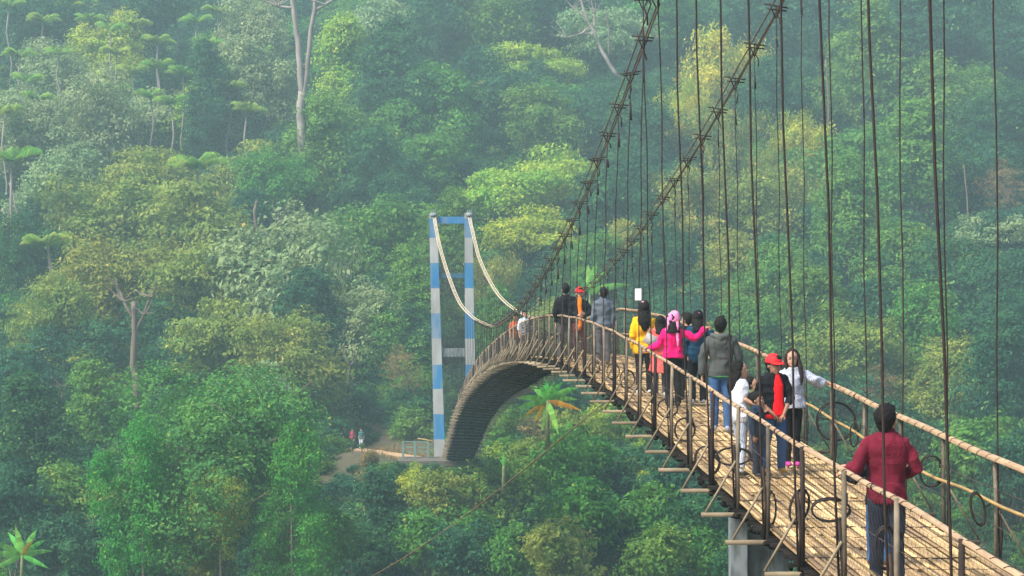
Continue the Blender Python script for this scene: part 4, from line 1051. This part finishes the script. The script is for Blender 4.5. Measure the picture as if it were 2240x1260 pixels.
w1 = person(1733, 763, 1026, 5, fl, 1.75, black_c, 'person with long dark hair in a white patterned blouse, arm stretched to the far rail', fem=True, hair='long', hairm=hair_b, vox=.008, arms={'r': ((.19, -.02, .735), (.315, .03, .70), (1, .1, -.1)), 'l': ((-.13, .03, .64), (-.11, -.04, .53))}, hy=-12, hs=1.18, hem=.50, flare=.018, topname='blouse', lw=.85, legspread=.035, shoes=mat('pink shoe', (.65, .06, .35), .6), hp=0, yshift=0)
piece(w1, 'sleeve_frill', fl, lambda mb, H, h: mb.tube([Vector((.14, -.02, .765)) * H, Vector((.20, -.02, .725)) * H, Vector((.255, .0, .70)) * H], [.035 * H, .045 * H, .052 * H], 14), disp=.006)
piece(w1, 'hair_lock', hair_b, lambda mb, H, h: (mb.tube([h(.038, -.01, .965), h(.050, -.012, .91), Vector((.062, -.045, .84)) * H, Vector((.070, -.062, .76)) * H, Vector((.064, -.060, .69)) * H], [.016 * H, .020 * H, .022 * H, .020 * H, .008 * H], 8), mb.tube([h(-.038, -.01, .965), h(-.050, -.008, .91), Vector((-.055, -.03, .83)) * H], [.016 * H, .018 * H, .012 * H], 8)), disp=.004)
# red cap man
r1 = person(1692, 776, 1040, 14, black_c, 1.35, jean, 'person in a bright red cap and red shirt under an open black jacket', hair='short', cap=mat('red cap cloth', (.72, .015, .02), .75, var=.08), sk=skin_d, vox=.008,
            arms={'l': ((-.14, .0, .63), (-.01, -.1, .50), (.8, -.3, -.7)), 'r': ((.14, -.01, .63), (.075, -.1, .50), (-.7, -.4, -.7))}, hy=14, hp=6, hs=1.25, hem=.50, shoes=mat('tan boot', (.45, .25, .05), .7), build=1.05, lw=1.05, legspread=.07)
piece(r1, 'shirt', cloth('red shirt', (.80, .015, .02), (.62, .01, .015)), lambda mb, H, h: (mb.tube([Vector((.016, -.035, .835)) * H, Vector((.02, -.062, .74)) * H, Vector((.02, -.064, .62)) * H, Vector((.02, -.066, .49)) * H], [.026 * H, .046 * H, .046 * H, .056 * H], 14, ry=[.02 * H, .028 * H, .028 * H, .03 * H], ax=(1, 0, 0)), mb.tube([(0, 0, .50 * H), (0, 0, .465 * H)], [.108 * H, .11 * H], 20, ry=[.083 * H, .086 * H], ax=(1, 0, 0))), disp=.003)
# boy
person(1657, 856, 1048, 62, cloth('navy jacket', (.02, .035, .06)), 1.9, dark_jean, 'small boy with short black hair in a dark navy jacket beside the red capped person', hair='short', sk=skin_d, vox=.010, shoes=dark_shoe, hem=.47, arms=None, build=1.05, hs=1.45)
# girl in white
w2 = person(1619, 788, 1045, 98, cloth('white shirt', (.80, .79, .80), (.66, .66, .69)), .75, pale_jean, 'person with long straight black hair in a white short sleeved shirt, turned to the right', hs=1.2, fem=True, hair='longer', vox=.009, hem=.46, topname='shirt', shoes=dark_shoe,
            arms={'r': ((.04, -.10, .66), (.16, -.10, .60)), 'l': ((-.02, .1, .66), (.13, .06, .60))}, lw=.95)
person(1645, 824, 1015, 75, cloth('olive shirt', (.12, .15, .05)), 1.2, grey_tr, 'small person in an olive top half hidden behind the girl in white', hs=1.3, hair='mid', sk=skin, vox=.011, shoes=dark_shoe)
# hooded grey jacket
h1 = person(1577, 692, 948, 176, cloth('charcoal hooded jacket', (.075, .082, .078), (.05, .055, .053), .6), 1.95, jean, 'person in a charcoal hooded jacket and blue jeans seen from behind', hair='short', vox=.009, build=1.15, hem=.475, shoes=mat('blue white shoe', (.45, .5, .65), .6), arms={'l': ((-.165, -.01, .64), (-.165, .0, .485)), 'r': ((.165, -.01, .64), (.16, .05, .50))}, flare=.004, hy=-10, lw=1.05)
piece(h1, 'hood', cloth('charcoal hood', (.09, .098, .09), (.06, .066, .062), .6), lambda mb, H, h: (mb.tube([Vector((-.075, .02, .835)) * H, Vector((-.05, .058, .832)) * H, Vector((0, .074, .815)) * H, Vector((.05, .058, .832)) * H, Vector((.075, .02, .835)) * H], [.022 * H, .026 * H, .03 * H, .026 * H, .022 * H], 10, round_ends=True), mb.ell(Vector((0, .066, .785)) * H, (.06 * H, .024 * H, .05 * H))), disp=.005)
piece(h1, 'hem_band', cloth('green hem', (.05, .16, .07)), lambda mb, H, h: mb.tube([(0, 0, .485 * H), (0, 0, .468 * H)], [.110 * H, .109 * H], 24, ry=[.086 * H, .085 * H], ax=(1, 0, 0)), disp=.001)
piece(h1, 'hair_quiff', hair_m, lambda mb, H, h: mb.tube([h(.0, -.03, .99), h(-.01, -.055, 1.0), h(-.02, -.07, .985)], [.022 * H, .018 * H, .006 * H], 8), disp=.003)
# blue jacket
b1 = person(1526, 678, 888, 188, cloth('dark teal blue jacket', (.012, .045, .085), (.008, .03, .06)), 1.9, black_c, 'person in a dark blue jacket with black hair and a purple hair tie', fem=True, hair='mid', hy=0, vox=.010, hem=.44, shoes=white_shoe, arms={'r': ((.15, -.02, .68), (.13, -.03, .80)), 'l': ((-.12, .02, .63), (-.1, .05, .5))})
piece(b1, 'hair_tie', cloth('purple tie', (.45, .12, .42)), lambda mb, H, h: mb.ell(h(0, .066, .975), (.016 * H, .010 * H, .014 * H)), disp=0)
person(1502, 684, 880, 160, black_c, 1.9, black_c, 'person with short hair almost hidden in front of the person in dark blue', hair='short', hy=70, vox=.012, shoes=dark_shoe)
# pink jacket with a scarf
k1 = person(1472, 682, 894, 184, cloth('hot pink jacket', (.80, .012, .16), (.60, .008, .12)), 1.95, black_c, 'person in a hot pink jacket and pink headscarf, arm around a friend in blue', fem=True, hair='mid', vox=.009, hem=.505, flare=.012, shoes=dark_shoe, build=1.08, lw=1.0,
           arms={'r': ((.235, .0, .715), (.34, -.03, .83), (.8, .2, .2)), 'l': ((-.15, -.01, .65), (-.27, .02, .60))}, legspread=.05)
piece(k1, 'headscarf', cloth('pink scarf', (.80, .16, .40), (.85, .36, .50)), lambda mb, H, h: (mb.ell(h(-.004, .020, .955), (.066 * H, .072 * H, .068 * H)), mb.tube([h(.03, .02, .96), h(.042, .03, .91), Vector((.055, .05, .86)) * H, Vector((.075, .05, .80)) * H], [.03 * H, .026 * H, .024 * H, .018 * H], 10), mb.tube([h(-.02, .04, .97), h(-.03, .055, .91), Vector((-.03, .085, .82)) * H, Vector((-.04, .095, .70)) * H, Vector((-.042, .09, .64)) * H], [.025 * H, .022 * H, .018 * H, .014 * H, .008 * H], 10)), disp=.006)
# coral dress child between
person(1444, 690, 872, 188, cloth('coral dress', (.70, .12, .10)), 1.5, grey_tr, 'person in a coral dress half hidden between the yellow coat and the pink jacket', fem=True, hair='mid', vox=.012, skirt=cloth('coral skirt', (.72, .13, .12)), topname='shirt', shoes=white_shoe)
# yellow coat
y1 = person(1409, 658, 868, 180, cloth('yellow coat', (.80, .43, .012), (.68, .34, .01)), 1.9, black_c, 'person with long black hair in a long yellow coat', fem=True, hair='longer', vox=.010, hem=.36, flare=.018, topname='coat', shoes=white_shoe, lw=.9, build=1.1)
piece(y1, 'hair_tie', cloth('pink tie', (.6, .3, .35)), lambda mb, H, h: mb.ell(h(.012, .05, .995), (.02 * H, .014 * H, .012 * H)), disp=0)
mb = MB(); mb.box((0, 0, 0), (.13, .05, .09), Matrix.Rotation(.5, 3, 'Y')); mb.tube([(-.1, 0, .05), (-.02, 0, .22), (.09, 0, .12)], .01, 6)
tag(mb.build('handbag', mat('grey leather', (.35, .33, .30), .6), loc=P(1426, 745, 38.6)), 'grey handbag carried between the yellow coat and the pink jacket', 'bag')
# grey blue jacket further on
person(1320, 628, 801, 180, cloth('slate jacket', (.075, .095, .12), (.11, .13, .15)), 1.9, grey_tr, 'person in a slate grey jacket seen from behind, walking alone near the hump', vox=.012, build=1.2, hem=.46, shoes=brown_shoe, collar=True)
# couple on the crest
c1 = person(1237, 620, 793, 184, black_c, 1.9, grey_tr, 'person in a black jacket with a grey collar at the crest of the bridge', y=53.6, vox=.012, build=1.15, hem=.46, shoes=dark_shoe, arms={'r': ((.17, -.01, .66), (.14, .05, .60))})
piece(c1, 'collar', cloth('grey collar', (.35, .37, .40)), lambda mb, H, h: mb.tube([Vector((-.05, .01, .835)) * H, Vector((0, .045, .842)) * H, Vector((.05, .01, .835)) * H], [.016 * H] * 3, 8), disp=0)
c2 = person(1268, 629, 793, 8, black_c, 1.9, cloth('dark red trousers', (.12, .03, .03)), 'person in a red cap and orange scarf facing the camera at the bridge crest', y=52.6, vox=.012, cap=mat('red cap cloth', (.72, .015, .02), .75), hem=.52, arms={'l': ((-.12, .0, .64), (-.02, -.09, .62)), 'r': ((.15, .0, .64), (.06, -.1, .64))}, shoes=dark_shoe)
piece(c2, 'scarf', cloth('orange scarf', (.85, .20, .015)), lambda mb, H, h: (mb.tube([Vector((-.01, -.04, .86)) * H, Vector((-.01, -.075, .76)) * H, Vector((0, -.08, .60)) * H, Vector((-.01, -.085, .46)) * H], [.035 * H, .03 * H, .028 * H, .026 * H], 10, ry=[.02 * H] * 4, ax=(1, 0, 0)), mb.ell(Vector((-.035, -.085, .44)) * H, (.04 * H, .02 * H, .035 * H))), disp=.004)
# two behind the hump
person(1140, 679, 795, 10, cloth('pale blue shirt', (.50, .58, .68)), 1.3, grey_tr, 'person in a pale shirt beyond the hump with only head and shoulders above the rail', y=69, vox=.014, sk=skin)
person(1122, 686, 800, -15, cloth('brick shirt', (.45, .12, .06)), 1.3, grey_tr, 'person in a brick red shirt beyond the hump, furthest along the bridge', y=74, vox=.014, sk=skin)
# three on the path
def pathz(y): 
    t = (y - PA.y) / (PB.y - PA.y); return PA.lerp(PB, t).z
for (u, hd, ft, face, tm, lm, lb, sl) in ((752, 929, 986, 20, 'white', 'dark', 'distant person in a white shirt and dark jacket, leftmost on the earth path', .7), (771, 939, 986, 5, 'maroonish', 'khaki', 'distant person in a dark red top in the middle of three on the earth path', 1.9), (790, 943, 985, -10, 'teal', 'palej', 'distant person in a green top and pale jeans on the earth path', .8)):
    yy = 181.5 if u == 752 else 180.5; q = pathz(yy) + .06
    tmc = {'white': cloth('white shirt', (.80, .79, .80)), 'maroonish': cloth('dull red top', (.30, .05, .08)), 'teal': cloth('teal top', (.04, .14, .13))}[tm]
    lmc = {'dark': grey_tr, 'khaki': cloth('khaki', (.35, .32, .25)), 'palej': pale_jean}[lm]
    Z = person(u, 500 - (q + 1.62) * F / yy, ft, face, tmc, sl, lmc, lb, y=yy, base=q, vox=.02, shoes=dark_shoe)
    if tm == 'white': piece(Z, 'waistcoat', black_c, lambda mb, H, h: [mb.tube([Vector((sx * .075, -.01, .82)) * H, Vector((sx * .085, -.02, .65)) * H, Vector((sx * .08, -.02, .5)) * H], .05 * H, 8) for sx in (-1, 1)], vox=.02)
print('people done')
for o in COL.objects:
    if o.get('label') and len(o['label'].replace(',', '').split()) > 16: print('LONG', o['label'])
